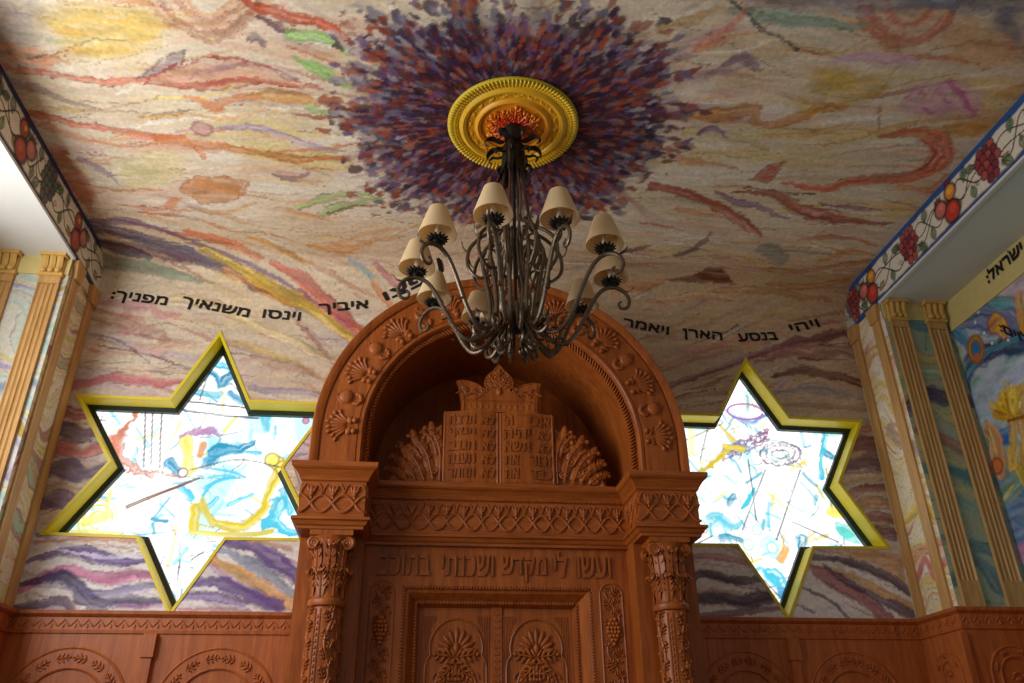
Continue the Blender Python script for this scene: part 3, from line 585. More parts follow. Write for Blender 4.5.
    st([(808, 566), (838, 580), (866, 600), (888, 618)], [3, 8, 8, 8], (160, 72, 84), .85, ink=(100, 40, 60)); st([(824, 566), (866, 590), (912, 614)], [2, 5, 6], (96, 60, 92), .85, ink=(50, 30, 60)); st([(800, 586), (830, 600), (850, 618)], [1.5, 2, 2], (80, 56, 84), .8); st([(795, 604), (815, 612)], 2, (80, 56, 84), .7)
    return painterly(p, 501, 1.1, .12)
us = ar(-XN-.02, XN+.02, .0072); vs = np.concatenate([ar(2.30, ZC-RC, .0072), ZC-RC+ar(0, RC*PI/2, .0085)[1:]])
p = wall_back_paint(us, vs)
y_ = np.where(p.V > ZC-RC, YW-RC+RC*np.cos((p.V-ZC+RC)/RC), YW); z_ = np.where(p.V > ZC-RC, ZC-RC+RC*np.sin((p.V-ZC+RC)/RC), p.V)
P3 = np.stack([p.U, y_, z_], -1)
inn = inside(STAR_L, p.U, p.V) | inside(STAR_R, p.U, p.V)
inn |= (np.hypot(p.U-XA, p.V-3.36) < .80) | ((np.abs(p.U-XA) < .80) & (p.V > 3.10) & (p.V < 3.36))
keep = ~(inn[:-1, :-1] & inn[1:, :-1] & inn[1:, 1:] & inn[:-1, 1:])
# the opening's edge: grid points just inside are moved onto the star outline
for poly in (STAR_L, STAR_R):
    m_ = inside(poly, p.U, p.V); best = np.full(p.U.shape, 1e9); bx = p.U.copy(); bz = p.V.copy()
    for i in range(12):
        x0, z0 = poly[i]; x1, z1 = poly[(i+1) % 12]; dx, dz = x1-x0, z1-z0
        t = np.clip(((p.U-x0)*dx+(p.V-z0)*dz)/(dx*dx+dz*dz), 0, 1); qx, qz = x0+t*dx, z0+t*dz; d = np.hypot(p.U-qx, p.V-qz)
        w = d < best; best = np.where(w, d, best); bx = np.where(w, qx, bx); bz = np.where(w, qz, bz)
    w = m_ & (best < .014); P3[..., 0] = np.where(w, bx, P3[..., 0]); P3[..., 2] = np.where(w, bz, P3[..., 2])
wall_back = struct(build_surf('wall_back', [surface(P3, p, keep)], M['paint']))
# lower masonry of the back wall behind the wainscot
w = MB(); w.box((-XN-.5, YW+.002, 0), (XN+.5, YW+.12, 2.42)); struct(w.build('wall_back_base', M['white'], None))
# ================================================================== STAR WINDOWS
def glass_paint_left(us, vs):
    p = Paint(us, vs, (255, 255, 255), 5); k = .0063
    P_ = lambda pts: [(at(u, v, 1, YW+.17)[0], at(u, v, 1, YW+.17)[2]) for u, v in pts]
    def st(pts, w, col, a=.85, **q): q.setdefault('streak', .35); q['tone'] = .25; p.stroke(P_(pts), [x*k*1.15 for x in w] if isinstance(w, (list, tuple)) else w*k*1.15, col, min(1, a*1.15), **q)
    CY, TQ, YL, BR, PK, BL = (70, 180, 205), (10, 130, 165), (200, 180, 40), (110, 70, 50), (150, 60, 110), (60, 90, 140)
    marble(p, [((150, 214, 226), .12, .75), ((236, 226, 120), .34, .7), ((90, 180, 206), .38, .8)], 90, su=3.4, sv=4)
    rs_ = random.Random(3)
    for q in range(330):
        x, z = rs_.uniform(us[0], us[-1]), rs_.uniform(vs[0], vs[-1]); a_ = rs_.choice([.3, -.4, 1.2, 2.0])+rs_.gauss(0, .3); L = rs_.uniform(.02, .09)
        if rs_.random() < .5: p.line([(x-math.cos(a_)*L, z-math.sin(a_)*L), (x+.02, z), (x+math.cos(a_)*L, z+math.sin(a_)*L)], rs_.uniform(.0025, .0045), rs_.choice([(60, 70, 96), (110, 70, 90), (120, 100, 50)]), .7)
        else: p.stroke([(x-math.cos(a_)*L, z-math.sin(a_)*L), (x+math.cos(a_)*L, z+math.sin(a_)*L)], rs_.uniform(.006, .016), rs_.choice([(90, 190, 214), (40, 150, 180), (226, 206, 90), (150, 214, 226)]), .8, rough=1.5, tone=.2)
    for q, w, c in (([(206, 372), (222, 384), (238, 372)], [5, 9, 6], TQ), ([(214, 360), (228, 364)], [4, 6], CY), ([(196, 392), (216, 396)], [4, 4], CY), ([(232, 395), (246, 402)], [4, 3], TQ), ([(214, 450), (235, 446), (252, 440)], [5, 8, 4], TQ), ([(205, 462), (212, 458)], [6, 5], TQ), ([(172, 462), (180, 470)], [6, 5], TQ), ([(248, 452), (258, 454)], [2, 3], CY), ([(180, 488), (192, 500)], [4, 3], CY), ([(152, 520), (168, 520)], [2, 2], TQ), ([(154, 524), (154, 534)], [2, 2], TQ), ([(216, 500), (206, 512)], [3, 2], CY), ([(252, 495), (230, 505)], [2, 3], CY), ([(278, 500), (272, 525), (292, 530)], [6, 8, 6], CY), ([(284, 490), (290, 512)], [4, 5], CY), ([(262, 410), (268, 428)], [3, 5], CY)):
        st(q, w, c, .9, rough=1.3, streak=.6)
    for a0 in range(5): st([(200+3*a0, 505-9*a0), (208+6*a0, 488-4*a0), (225+5*a0, 478)], 1.4, CY, .8)
    st([(203, 500), (208, 520), (232, 526), (256, 518), (268, 496), (277, 470)], [3, 4, 5, 5, 5, 4], YL, .95, rough=.8, ink=(150, 130, 40)); st([(194, 508), (196, 530)], 5, YL, .9, rough=.8); st([(192, 533), (240, 535), (272, 532)], 2.4, (206, 190, 90), .9)
    for q in ((277, 463), (283, 468), (272, 460)): p.disc(P_([q])[0], .045, (232, 214, 100), .9, ink=(150, 130, 40))
    st([(186, 440), (188, 455), (188, 470)], 6, (226, 210, 100), .95, ink=(170, 150, 60)); st([(203, 445), (200, 455)], 3, (200, 130, 70), .8)
    st([(145, 408), (126, 426), (116, 446), (122, 462), (142, 472), (165, 474), (186, 475)], [3, 4, 6, 5, 4, 2, 2], (176, 100, 70), .85, rough=1.2, freq=22, ink=(110, 40, 60)); st([(112, 438), (116, 458)], 4, (196, 110, 80), .7)
    for x in (146, 153, 162): st([(x, 408), (x-2, 468)], .9, (96, 80, 84), .8)
    p.disc(P_([(183, 473)])[0], .028, (230, 220, 220), 1, ink=(70, 30, 60)); p.disc(P_([(306, 421)])[0], .022, (190, 130, 160), 1, ink=(90, 30, 70))
    st([(128, 507), (158, 494), (200, 478)], [1.6, 1.8, 1], BR, .9); st([(180, 437), (200, 430), (220, 436)], [2, 4, 2], (150, 90, 140), .8, rough=1.4, freq=25)
    for r_ in (.11, .085, .05): 
        c = P_([(98, 520)])[0]; p.line([(c[0]+r_*math.cos(t), c[1]+r_*1.1*math.sin(t)) for t in np.linspace(0, 5.4, 14)], .007, (206, 186, 70), .9)
    st([(84, 522), (100, 518), (112, 515)], [4, 6, 4], (224, 204, 90), .8); st([(70, 532), (120, 533)], 2, YL, .8)
    for q in ([(176, 400), (210, 404), (262, 410)], [(180, 410), (225, 416), (258, 418)], [(150, 405), (182, 406)]): st(q, 1.1, (70, 60, 80), .8)
    for q in ([(205, 354), (178, 404)], [(226, 356), (246, 402)], [(216, 350), (200, 400)], [(180, 560), (178, 580)], [(192, 560), (204, 552)], [(190, 470), (240, 460), (290, 470)], [(92, 428), (118, 476)]): st(q, .9, (60, 60, 80), .7)
    return p
def glass_paint_right(us, vs):
    p = Paint(us, vs, (255, 255, 255), 15); k = .0063
    P_ = lambda pts: [(at(u, v, 1, YW+.17)[0], at(u, v, 1, YW+.17)[2]) for u, v in pts]
    def st(pts, w, col, a=.85, **q): q.setdefault('streak', .35); q['tone'] = .25; p.stroke(P_(pts), [x*k*1.15 for x in w] if isinstance(w, (list, tuple)) else w*k*1.15, col, min(1, a*1.15), **q)
    CY, TQ, YL, BR = (70, 180, 200), (10, 130, 160), (190, 168, 40), (110, 90, 60)
    marble(p, [((150, 214, 220), .14, .7), ((236, 230, 140), .36, .6), ((90, 180, 200), .40, .8)], 190, su=3.4, sv=4)
    rs_ = random.Random(9)
    for q in range(420):
        x, z = rs_.uniform(us[0], us[-1]), rs_.uniform(vs[0], vs[-1]); a_ = rs_.choice([.5, -.8, 1.4, 2.2])+rs_.gauss(0, .3); L = rs_.uniform(.02, .08)
        if rs_.random() < .5: p.line([(x-math.cos(a_)*L, z-math.sin(a_)*L), (x+.02, z), (x+math.cos(a_)*L, z+math.sin(a_)*L)], rs_.uniform(.0025, .0045), rs_.choice([(60, 70, 96), (110, 70, 90), (120, 110, 50)]), .7)
        else: p.stroke([(x-math.cos(a_)*L, z-math.sin(a_)*L), (x+math.cos(a_)*L, z+math.sin(a_)*L)], rs_.uniform(.006, .016), rs_.choice([(80, 186, 206), (30, 150, 170), (206, 190, 90), (140, 200, 190)]), .8, rough=1.5, tone=.2)
    for q, w, c in (([(742, 378), (748, 384)], [4, 4], CY), ([(726, 412), (745, 420), (765, 418)], [3, 4, 3], (110, 150, 200)), ([(812, 430), (842, 432)], [4, 5], (130, 200, 190)), ([(822, 450), (832, 456)], [4, 4], TQ), ([(826, 430), (820, 480)], [3, 3], CY), ([(840, 528), (868, 534)], [4, 7], (90, 190, 180)), ([(848, 515), (858, 526)], [3, 4], (90, 180, 190)), ([(715, 520), (728, 525), (740, 518)], [6, 6, 3], CY), ([(720, 538), (740, 538)], [4, 4], TQ), ([(752, 490), (742, 508)], [3, 2], CY), ([(768, 540), (782, 560)], [8, 7], (170, 214, 226)), ([(770, 575), (782, 590)], [5, 6], CY), ([(800, 540), (805, 560)], [5, 4], TQ), ([(784, 596), (790, 600)], [4, 3], (60, 120, 180)), ([(770, 505), (768, 525)], [2, 3], CY), ([(730, 505), (736, 498)], [4, 3], TQ)):
        st(q, w, c, .9, rough=1.3, streak=.6)
    c = P_([(745, 412)])[0]; p.line([(c[0]+.13*math.cos(t), c[1]+.06*math.sin(t)) for t in np.linspace(.2, 6.1, 16)], .010, (150, 84, 150), .9)
    for r_ in (.15, .11, .06):
        c = P_([(780, 454)])[0]; p.stroke([(c[0]+r_*math.cos(t), c[1]+r_*.55*math.sin(t)+.1*r_*math.cos(t)) for t in np.linspace(0, 6.2, 18)], .009, (90, 60, 90), .8, rough=2, freq=45)
    for q in range(4): st([(722, 452+q*4-4), (745, 440+q*4), (768, 430+q*3)], 1.6, (120, 60, 110), .75, rough=2.2, freq=40)
    st([(690, 480), (712, 464), (730, 448)], [2, 3, 3], YL, .9, rough=1, freq=20, ink=(90, 70, 60)); st([(724, 446), (742, 450)], [3, 3], (206, 186, 70), .9); st([(720, 425), (733, 440)], [2, 3], (206, 176, 80), .9); st([(722, 424), (686, 440)], 1.2, (120, 110, 60), .7)
    for x in (826, 832, 838, 844): st([(x, 468), (x+6, 512)], .9, (170, 150, 60), .8)
    st([(832, 512), (846, 516)], 5, (226, 196, 70), .9); st([(828, 484), (838, 488), (858, 520), (874, 536)], [2, 2, 2, 2], (196, 170, 60), .9); st([(690, 424), (692, 455)], [5, 4], (228, 224, 160), .7)
    for q in ([(792, 522), (838, 542)], [(748, 460), (756, 520)], [(765, 470), (742, 530)], [(800, 470), (776, 540)], [(752, 372), (796, 428)], [(708, 426), (700, 460)], [(745, 560), (780, 598)], [(688, 548), (712, 536)]): st(q, .9, (60, 60, 80), .7)
    for q in ((748, 545), (772, 548), (757, 530)): p.disc(P_([q])[0], .035, (250, 240, 200), .8, ink=(120, 200, 220))
    st([(786, 548), (780, 560)], [3, 4], (206, 150, 70), .85); st([(690, 536), (705, 530)], [4, 3], (170, 90, 110), .7, rough=2, freq=30)
    return p
def star_window(i, poly, fn, lab):
    w = empty('window_%d' % i, (0, 0, 0)); w['_o'] = [0, 0, 0]; struct(w)
    n_ = 12; C = np.mean(poly, axis=0)
    def inset(d):
        out = []
        for k in range(n_):
            a, b_, c = np.array(poly[k-1]), np.array(poly[k]), np.array(poly[(k+1) % n_])
            t1, t2 = nrm(b_-a), nrm(c-b_); n1, n2 = np.array([-t1[1], t1[0]]), np.array([-t2[1], t2[0]])
            m_ = n1+n2; m_ /= max(.3, np.dot(m_, n1)); out.append(b_+m_*d)
        return out
    sgn = 1
    if not inside([tuple(q) for q in inset(.01)], np.array([poly[0][0]]), np.array([poly[0][1]-.05]))[0]: sgn = -1
    if np.ptp([q[1] for q in inset(.01)]) > np.ptp([q[1] for q in poly]): sgn = -1
    def ring(mb, loops):
        """loops: list of (inset, y)"""
        vs = []
        for d, y in loops: vs += [(q[0], y, q[1]) for q in inset(sgn*d)]
        f = []
        for a in range(len(loops)-1):
            for k in range(n_): b_ = a*n_+k; c = a*n_+(k+1) % n_; f.append((b_, c, c+n_, b_+n_))
        mb.add(vs, f)
    mb = MB(); ring(mb, [(-.012, YW+.01), (-.012, YW-.006), (.006, YW-.006), (.008, YW+.002), (.008, YW+.165)])
    o = mb.build('window_reveal', M['yellow'], w, smooth=False); o['label'] = 'yellow painted reveal'
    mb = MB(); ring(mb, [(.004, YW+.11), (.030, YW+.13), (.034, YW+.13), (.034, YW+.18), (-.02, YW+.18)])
    mb.build('glazing_frame_and_shade', M['frame_shade'], w, smooth=False)  # dark frame round the glass, widened to paint in the reveal's inner shadow
    xs = [q[0] for q in poly]; zs = [q[1] for q in poly]
    p = fn(ar(min(xs)-.01, max(xs)+.01, .0065), ar(min(zs)-.01, max(zs)+.01, .0065))
    P3 = np.stack([p.U, np.full(p.U.shape, YW+.165), p.V], -1)
    ins = inside([tuple(q) for q in inset(0)], p.U, p.V); keep = (ins[:-1, :-1] | ins[1:, :-1] | ins[1:, 1:] | ins[:-1, 1:])
    g = build_surf('stained_glass_pane', [surface(P3, p, keep)], M['glass'], w); g['label'] = lab
    return w
star_window(1, STAR_L, glass_paint_left, 'painted glass with a harp, violin and turquoise swirls')
star_window(2, STAR_R, glass_paint_right, 'painted glass with turquoise circles and lettering-like dashes')
# ================================================================== PIERS AND SIDE WALLS
def waves(p, pal, seed, fr=13, ink=(60, 60, 90), amp=.07):
    W = p.V+amp*fbm(p.U*3.2, p.V*2.2, seed, 3)*2+.03*np.sin(p.U*14+p.V*3)
    f = vn(p.U*.8+2, W*fr, seed+4)*.7+.3*vn(p.U*2, W*fr*2.2, seed+5)
    k = np.clip((f-.1)/.8, 0, .999)*len(pal); i = k.astype(int); fr_ = k-i; P_ = lin(pal)
    c = P_[i]*(1-fr_[..., None]**3)+P_[np.minimum(i+1, len(pal)-1)]*fr_[..., None]**3; p.C[:] = c
    e = np.abs(((k*1.0) % 1)-.97); p.mix((1-sst(.01, .05, e))*.55*(.5+.5*sst(-.3, .3, fbm(p.U*9, p.V*4, seed+8))), ink)
    return p
PAL_L = [(120, 140, 160), (200, 200, 190), (170, 192, 184), (206, 202, 188), (206, 190, 130), (202, 198, 198), (170, 156, 180), (190, 200, 194), (180, 150, 70)]
PAL_LR = [(70, 60, 110), (214, 190, 150), (226, 216, 196), (206, 196, 120), (226, 214, 200), (180, 130, 120), (170, 196, 170), (200, 170, 130), (96, 60, 84)]
PAL_RR = [(226, 200, 110), (226, 210, 166), (230, 216, 190), (222, 196, 130), (232, 222, 206), (214, 160, 120), (222, 206, 150), (226, 216, 200), (190, 110, 100)]
PAL_RF = [(84, 130, 140), (150, 170, 140), (190, 184, 136), (170, 170, 140), (160, 176, 160), (150, 170, 150), (200, 186, 140), (120, 156, 160), (130, 110, 140)]
for sgn, side in ((-1, 'left'), (1, 'right')):
    parts = []
    p = waves(Paint(ar(YP, YW+.01, .009), ar(2.35, ZS+.03, .009), (220, 214, 200)), PAL_LR if sgn < 0 else PAL_RR, 11 if sgn < 0 else 29, fr=9, ink=(50, 40, 60))
    if sgn > 0:
        RR = lambda pts: [(at(u, v, 0, XN)[1], at(u, v, 0, XN)[2]) for u, v in pts]
        p.stroke(RR([(890, 430), (905, 445), (925, 450)]), .05, (150, 110, 130), .7); p.stroke(RR([(915, 585), (925, 560), (935, 575), (945, 560)]), .03, (190, 60, 70), .8); p.stroke(RR([(905, 520), (922, 508), (935, 520)]), .04, (222, 186, 60), .8)
    P3 = np.stack([np.full(p.U.shape, sgn*XN), p.U, p.V], -1); struct(build_surf('wall_'+side, [surface(P3, p)], M['paint']))
    p = waves(Paint(ar(XN, XS+.25, .009), ar(2.35, ZS, .009), (220, 214, 200)), PAL_L if sgn < 0 else PAL_RF, 41 if sgn < 0 else 50, fr=8 if sgn < 0 else 5, ink=(120, 90, 110) if sgn < 0 else (40, 60, 90))
    if sgn > 0:
        RF = lambda pts: [(at(u, v, 1, YP)[0], at(u, v, 1, YP)[2]) for u, v in pts]
        p.stroke(RF([(896, 318), (918, 326), (938, 326), (958, 330)]), [.03, .05, .05, .04], (60, 130, 150), .85); p.stroke(RF([(914, 350), (925, 358), (945, 356)]), [.03, .05, .03], (190, 170, 100), .8)
        p.stroke(RF([(908, 408), (925, 394), (950, 398), (972, 402)]), [.05, .06, .06, .05], (74, 52, 104), .9, ink=(40, 30, 70)); p.stroke(RF([(918, 430), (945, 440), (975, 456), (990, 470)]), [.04, .05, .05, .03], (150, 90, 104), .8)
        p.stroke(RF([(915, 372), (945, 376), (960, 384)]), [.04, .05, .04], (150, 176, 140), .8); p.stroke(RF([(925, 470), (960, 500), (1000, 520)]), [.03, .04, .03], (120, 160, 150), .7)
        p.stroke(RF([(948, 590), (975, 560), (1000, 590)]), [.03, .06, .05], (40, 100, 130), .7); p.stroke(RF([(940, 540), (975, 545), (1005, 555)]), [.03, .04, .04], (60, 110, 140), .7)
    P3 = np.stack([p.U*sgn, np.full(p.U.shape, YP), p.V], -1); struct(build_surf('wall_%s_front' % side, [surface(P3, p)], M['paint']))
    if sgn > 0:
        p = waves(Paint(ar(1.3, YP, .0085), ar(2.35, ZS, .0075), (150, 190, 190)), [(60, 110, 150), (130, 176, 180), (190, 200, 214), (120, 176, 150), (200, 200, 220)], 71, fr=3, amp=.12, ink=(60, 90, 130))
        SW = lambda pts: [(at(u, v, 0, XS)[1], at(u, v, 0, XS)[2]) for u, v in pts]
        def st(pts, w, col, a=.92, **q): p.stroke(SW(pts), w, col, a, **q)
        p.poly(SW([(950, 322), (985, 290), (1030, 240), (1030, 330), (985, 312)]), (214, 176, 196), .95, soft=.03)
        p.poly(SW([(958, 400), (985, 372), (1030, 350), (1030, 450), (980, 432), (962, 425)]), (186, 200, 226), .95, soft=.04)
        p.poly(SW([(968, 430), (1000, 428), (1024, 440), (1030, 480), (985, 490), (975, 460)]), (120, 172, 140), .9, soft=.03)
        p.poly(SW([(982, 480), (1030, 450), (1030, 600), (1010, 600), (990, 530)]), (62, 110, 170), .85, soft=.03)
        st([(950, 318), (975, 308), (1000, 304), (1030, 306)], [.04, .05, .05, .05], (90, 170, 176)); st([(952, 330), (978, 318), (1004, 322), (1030, 330)], [.05, .09, .11, .10], (96, 112, 166), .95)
        st([(945, 322), (960, 334), (968, 345)], [.06, .06, .05], (50, 130, 170)); st([(962, 400), (966, 372), (985, 352), (1030, 342)], [.08, .08, .07, .06], (38, 56, 110), .95, ink=(80, 120, 170)); st([(960, 390), (972, 366), (990, 350), (1030, 334)], [.015, .02, .02, .02], (80, 160, 180), .8)
        for q in ((975, 322), (984, 333), (992, 343), (1008, 340), (978, 312)): p.disc(SW([q])[0], .012, (220, 226, 236), 1)
        p.poly(SW([(950, 342), (962, 346), (966, 372), (958, 392), (950, 372)]), (176, 190, 130), .85)
        for r_, c in ((.075, (214, 170, 60)), (.05, (50, 120, 180))): p.disc(SW([(976, 349)])[0], r_, c, 1, ink=(150, 90, 30), ry=r_*1.2)
        p.disc(SW([(977, 357)])[0], .03, (206, 110, 60), .9)
        p.poly(SW([(987, 322), (994, 312), (1003, 316), (1010, 328), (1005, 341), (996, 333), (990, 333)]), (222, 164, 40), 1, ink=(150, 70, 30), rough=.01, soft=.01); st([(990, 326), (996, 320)], .02, (200, 90, 40), .8)
        st([(1019, 298), (1023, 318), (1023, 330)], [.04, .05, .04], (222, 160, 40), .95, ink=(150, 80, 30))
        rs = random.Random(4)
        p.poly(SW([(990, 405), (1000, 392), (1012, 384), (1030, 375), (1030, 425), (1020, 425), (1000, 418)]), (216, 172, 30), .95, rough=.03)
        for q in range(34):
            a = rs.uniform(-1.5, .35); L = rs.uniform(18, 40); x0, y0 = 1014+rs.uniform(-5, 6), 420
            st([(x0, y0), (x0+math.sin(a)*L*.75, y0-math.cos(a)*L)], [.006, .014], rs.choice([(236, 200, 50), (206, 150, 24), (246, 216, 90), (170, 110, 20)]), .95)
        st([(1012, 418), (1014, 440), (1012, 462)], [.05, .03, .06], (212, 168, 40)); st([(1020, 418), (1024, 440), (1026, 465)], [.05, .03, .07], (200, 150, 30)); st([(1008, 421), (1026, 416)], .012, (150, 90, 30), .9)
        p.poly(SW([(1000, 430), (1010, 425), (1012, 445), (1004, 448), (996, 440)]), (30, 90, 170), .95)
        st([(988, 428), (994, 436), (996, 450), (998, 468)], [.05, .07, .08, .07], (206, 140, 80), .95, ink=(130, 70, 40)); p.disc(SW([(997, 466)])[0], .05, (214, 120, 60), .9, ink=(140, 70, 30)); st([(990, 430), (996, 452)], .012, (240, 190, 110), .9)
        st([(1004, 497), (1012, 486), (1018, 480)], [.05, .06, .05], (130, 160, 130), .9, ink=(190, 170, 60)); st([(1003, 500), (1013, 486)], .01, (210, 190, 80), .9)
        st([(1020, 468), (1026, 480)], .05, (220, 190, 50)); p.poly(SW([(1012, 548), (1030, 540), (1030, 562), (1016, 566)]), (210, 140, 180), .9); p.poly(SW([(1008, 565), (1030, 566), (1030, 600), (1018, 600)]), (70, 160, 140), .9)
    else:
        p = waves(Paint(ar(4.02, YP, .02), ar(2.35, ZS, .02), (220, 214, 200)), PAL_L, 90, fr=8)
    P3 = np.stack([np.full(p.U.shape, sgn*XS), p.U, p.V], -1); struct(build_surf('wall_%s_mural' % side, [surface(P3, p)], M['paint']))
    # plain masonry of the aisle wall: window side on the left
    w = MB()
    if sgn < 0:
        w.box((-XS-.15, 4.0, 0), (-XS-.01, YW, 4.9)); w.box((-XS-.15, -3.5, 0), (-XS-.01, .6, 4.9)); w.box((-XS-.15, .6, 0), (-XS-.01, 4.0, 1.6)); w.box((-XS-.15, .6, 4.3), (-XS-.01, 4.0, 4.9))
    else: w.box((XS+.01, -3.5, 0), (XS+.15, YW, 4.9))
    struct(w.build('wall_%s_aisle' % side, M['white'], None, smooth=False))
# ================================================================== BEAMS WITH FRUIT FRIEZE
def beam_paint(us, vs, right):
    p = Paint(us, vs, (224, 216, 200), 31 if right else 37)
    H = ZC-ZS; BL = (44, 84, 146) if right else (44, 56, 96); INK = (34, 26, 34)
    e = .028+.016*fbm(p.U*9, p.V*0, 5); p.mix(1-sst(0, .012, p.V-ZS-e), BL); p.mix(1-sst(0, .012, ZC-p.V-e-.006), BL)
    p.mix(np.exp(-((p.V-ZS-e-.008)/.006)**2)*.6, (30, 30, 60))
    Z0 = ZS+H/2
    rs = random.Random(8)
    def leaf(y, z, a, L=.075, c=(92, 130, 92)):
        dx, dz = math.cos(a), math.sin(a); P_ = [(y, z), (y+dx*L*.5-dz*L*.3, z+dz*L*.5+dx*L*.3), (y+dx*L, z+dz*L), (y+dx*L*.5+dz*L*.3, z+dz*L*.5-dx*L*.3)]
        Q = curve(P_+[P_[0]], 20); p.poly(Q, c, 1, rough=.004, soft=.006, ink=INK); p.line([(y, z), (y+dx*L*.8, z+dz*L*.8)], .003, INK)
    def pom(y, z, r, c):
        p.poly([(y-r*.35, z+r*.8), (y-r*.5, z+r*1.5), (y-r*.1, z+r*1.15), (y+r*.1, z+r*1.6), (y+r*.25, z+r*1.15), (y+r*.55, z+r*1.4), (y+r*.35, z+r*.8)], (190, 60, 50), 1, rough=.003, soft=.005, ink=INK)
        p.disc((y, z), r, c, 1, ink=INK); p.disc((y-.2*r, z+.2*r), r*.45, tuple(min(255, q+34) for q in c), .5)
    red, org, pnk = ((196, 62, 44), (222, 140, 50), (204, 110, 96)) if right else ((172, 84, 70), (200, 140, 70), (190, 120, 110))
    def trio(y, k, sc=1.):
        sc = 1.22; pom(y-.01, Z0-.045*sc, .058*sc, red); pom(y+.065*sc, Z0+.02, .046*sc, pnk); pom(y-.04, Z0+.055*sc, .044*sc, org if k % 2 else red)
        p.disc((y-.03, Z0+.062*sc), .02, (226, 190, 90), .8, rough=.3)
    def grapes(y, up=1):
        for r_ in range(5):
            for c_ in range((3, 4, 4, 3, 2)[r_]):
                n_ = (3, 4, 4, 3, 2)[r_]; p.disc((y+(c_-(n_-1)/2)*.048+(.012 if r_ % 2 else 0), Z0+.095-r_*.047), .029, rs.choice([(150, 60, 66), (176, 84, 76), (126, 50, 66)]) if right else rs.choice([(96, 110, 92), (116, 96, 104), (84, 84, 96)]), 1, ink=INK, rough=.15)
        leaf(y+.11, Z0+.05, .5, .085, (84, 124, 84)); leaf(y-.09, Z0-.06, 3.9, .09, (96, 136, 92))
        th = [(y+.13+.025*math.cos(t)*(1-t/9), Z0-.05+.025*math.sin(t)*(1-t/9)) for t in np.linspace(0, 8, 14)]; p.line(th, .0035, INK, .9, smooth=False)
    def vines(y0, y1):
        for q in (0, 1, 2): p.line(curve([(y0, Z0+.03*(q-1)), (y0*.7+y1*.3, Z0+.085*math.sin(2.1*q+y0)), (y0*.3+y1*.7, Z0-.085*math.sin(1.7*q+y1)), (y1, Z0-.03*(q-1))], 14), .006, (60, 40, 40), .95, smooth=False)
        m_ = (y0+y1)/2; leaf(m_+.03, Z0+.04, 1.9, .09); leaf(m_-.02, Z0-.03, -1.6, .085, (110, 140, 84)); leaf(m_+.09, Z0-.05, -.5, .075, (180, 150, 70)); leaf(m_-.09, Z0+.05, 2.6, .08)
    seq = [('g', 4.86), ('t', 4.62), ('g', 4.10), ('t', 3.66), ('g', 3.27), ('t', 2.8), ('g', 2.4), ('t', 1.9), ('g', 1.5)] if right else [('t', 4.52), ('g', 4.02), ('t', 3.68), ('g', 3.25), ('t', 2.8), ('g', 2.4), ('t', 1.9), ('g', 1.5)]
    for i in range(len(seq)-1): vines(seq[i][1]-.05, seq[i+1][1]+.05)
    if not right: vines(4.98, 4.56)
    for i, (t_, y) in enumerate(seq):
        if t_ == 'g': grapes(y)
        else: trio(y, i)
    if right: p.poly([(4.9, ZS), (5.0, ZS), (5.0, ZC), (4.93, ZC)], (110, 130, 120), .6)
    return p
beams = {}
for sgn, side in ((-1, 'left'), (1, 'right')):
    b_ = MB(); x0, x1 = sorted((sgn*XN, sgn*(XS+.16))); b_.box((x0, -3.5, ZS), (x1, YW, ZC+.1))
    o = b_.build('trim_%d' % (1 if sgn < 0 else 2), M['white'], None, smooth=False); struct(o); beams[side] = o
    p = beam_paint(ar(1.2, YW, .0055), ar(ZS+.004, ZC, .0055), sgn > 0)
    P3 = np.stack([np.full(p.U.shape, sgn*(XN-.004)), p.U, p.V], -1); q = build_surf('painted_fruit_frieze', [surface(P3, p)], M['paint'], o)
    q['label'] = 'pomegranates and grapes painted on a cream band with blue edges'
    t = MB()  # fine moulded bead on the lower edge
    t.box((sgn*XN-.012, -3.5, ZS-.010), (sgn*XN+.012, YP-.0, ZS+.008))
    t.build('edge_bead', M['white'], o, smooth=False)
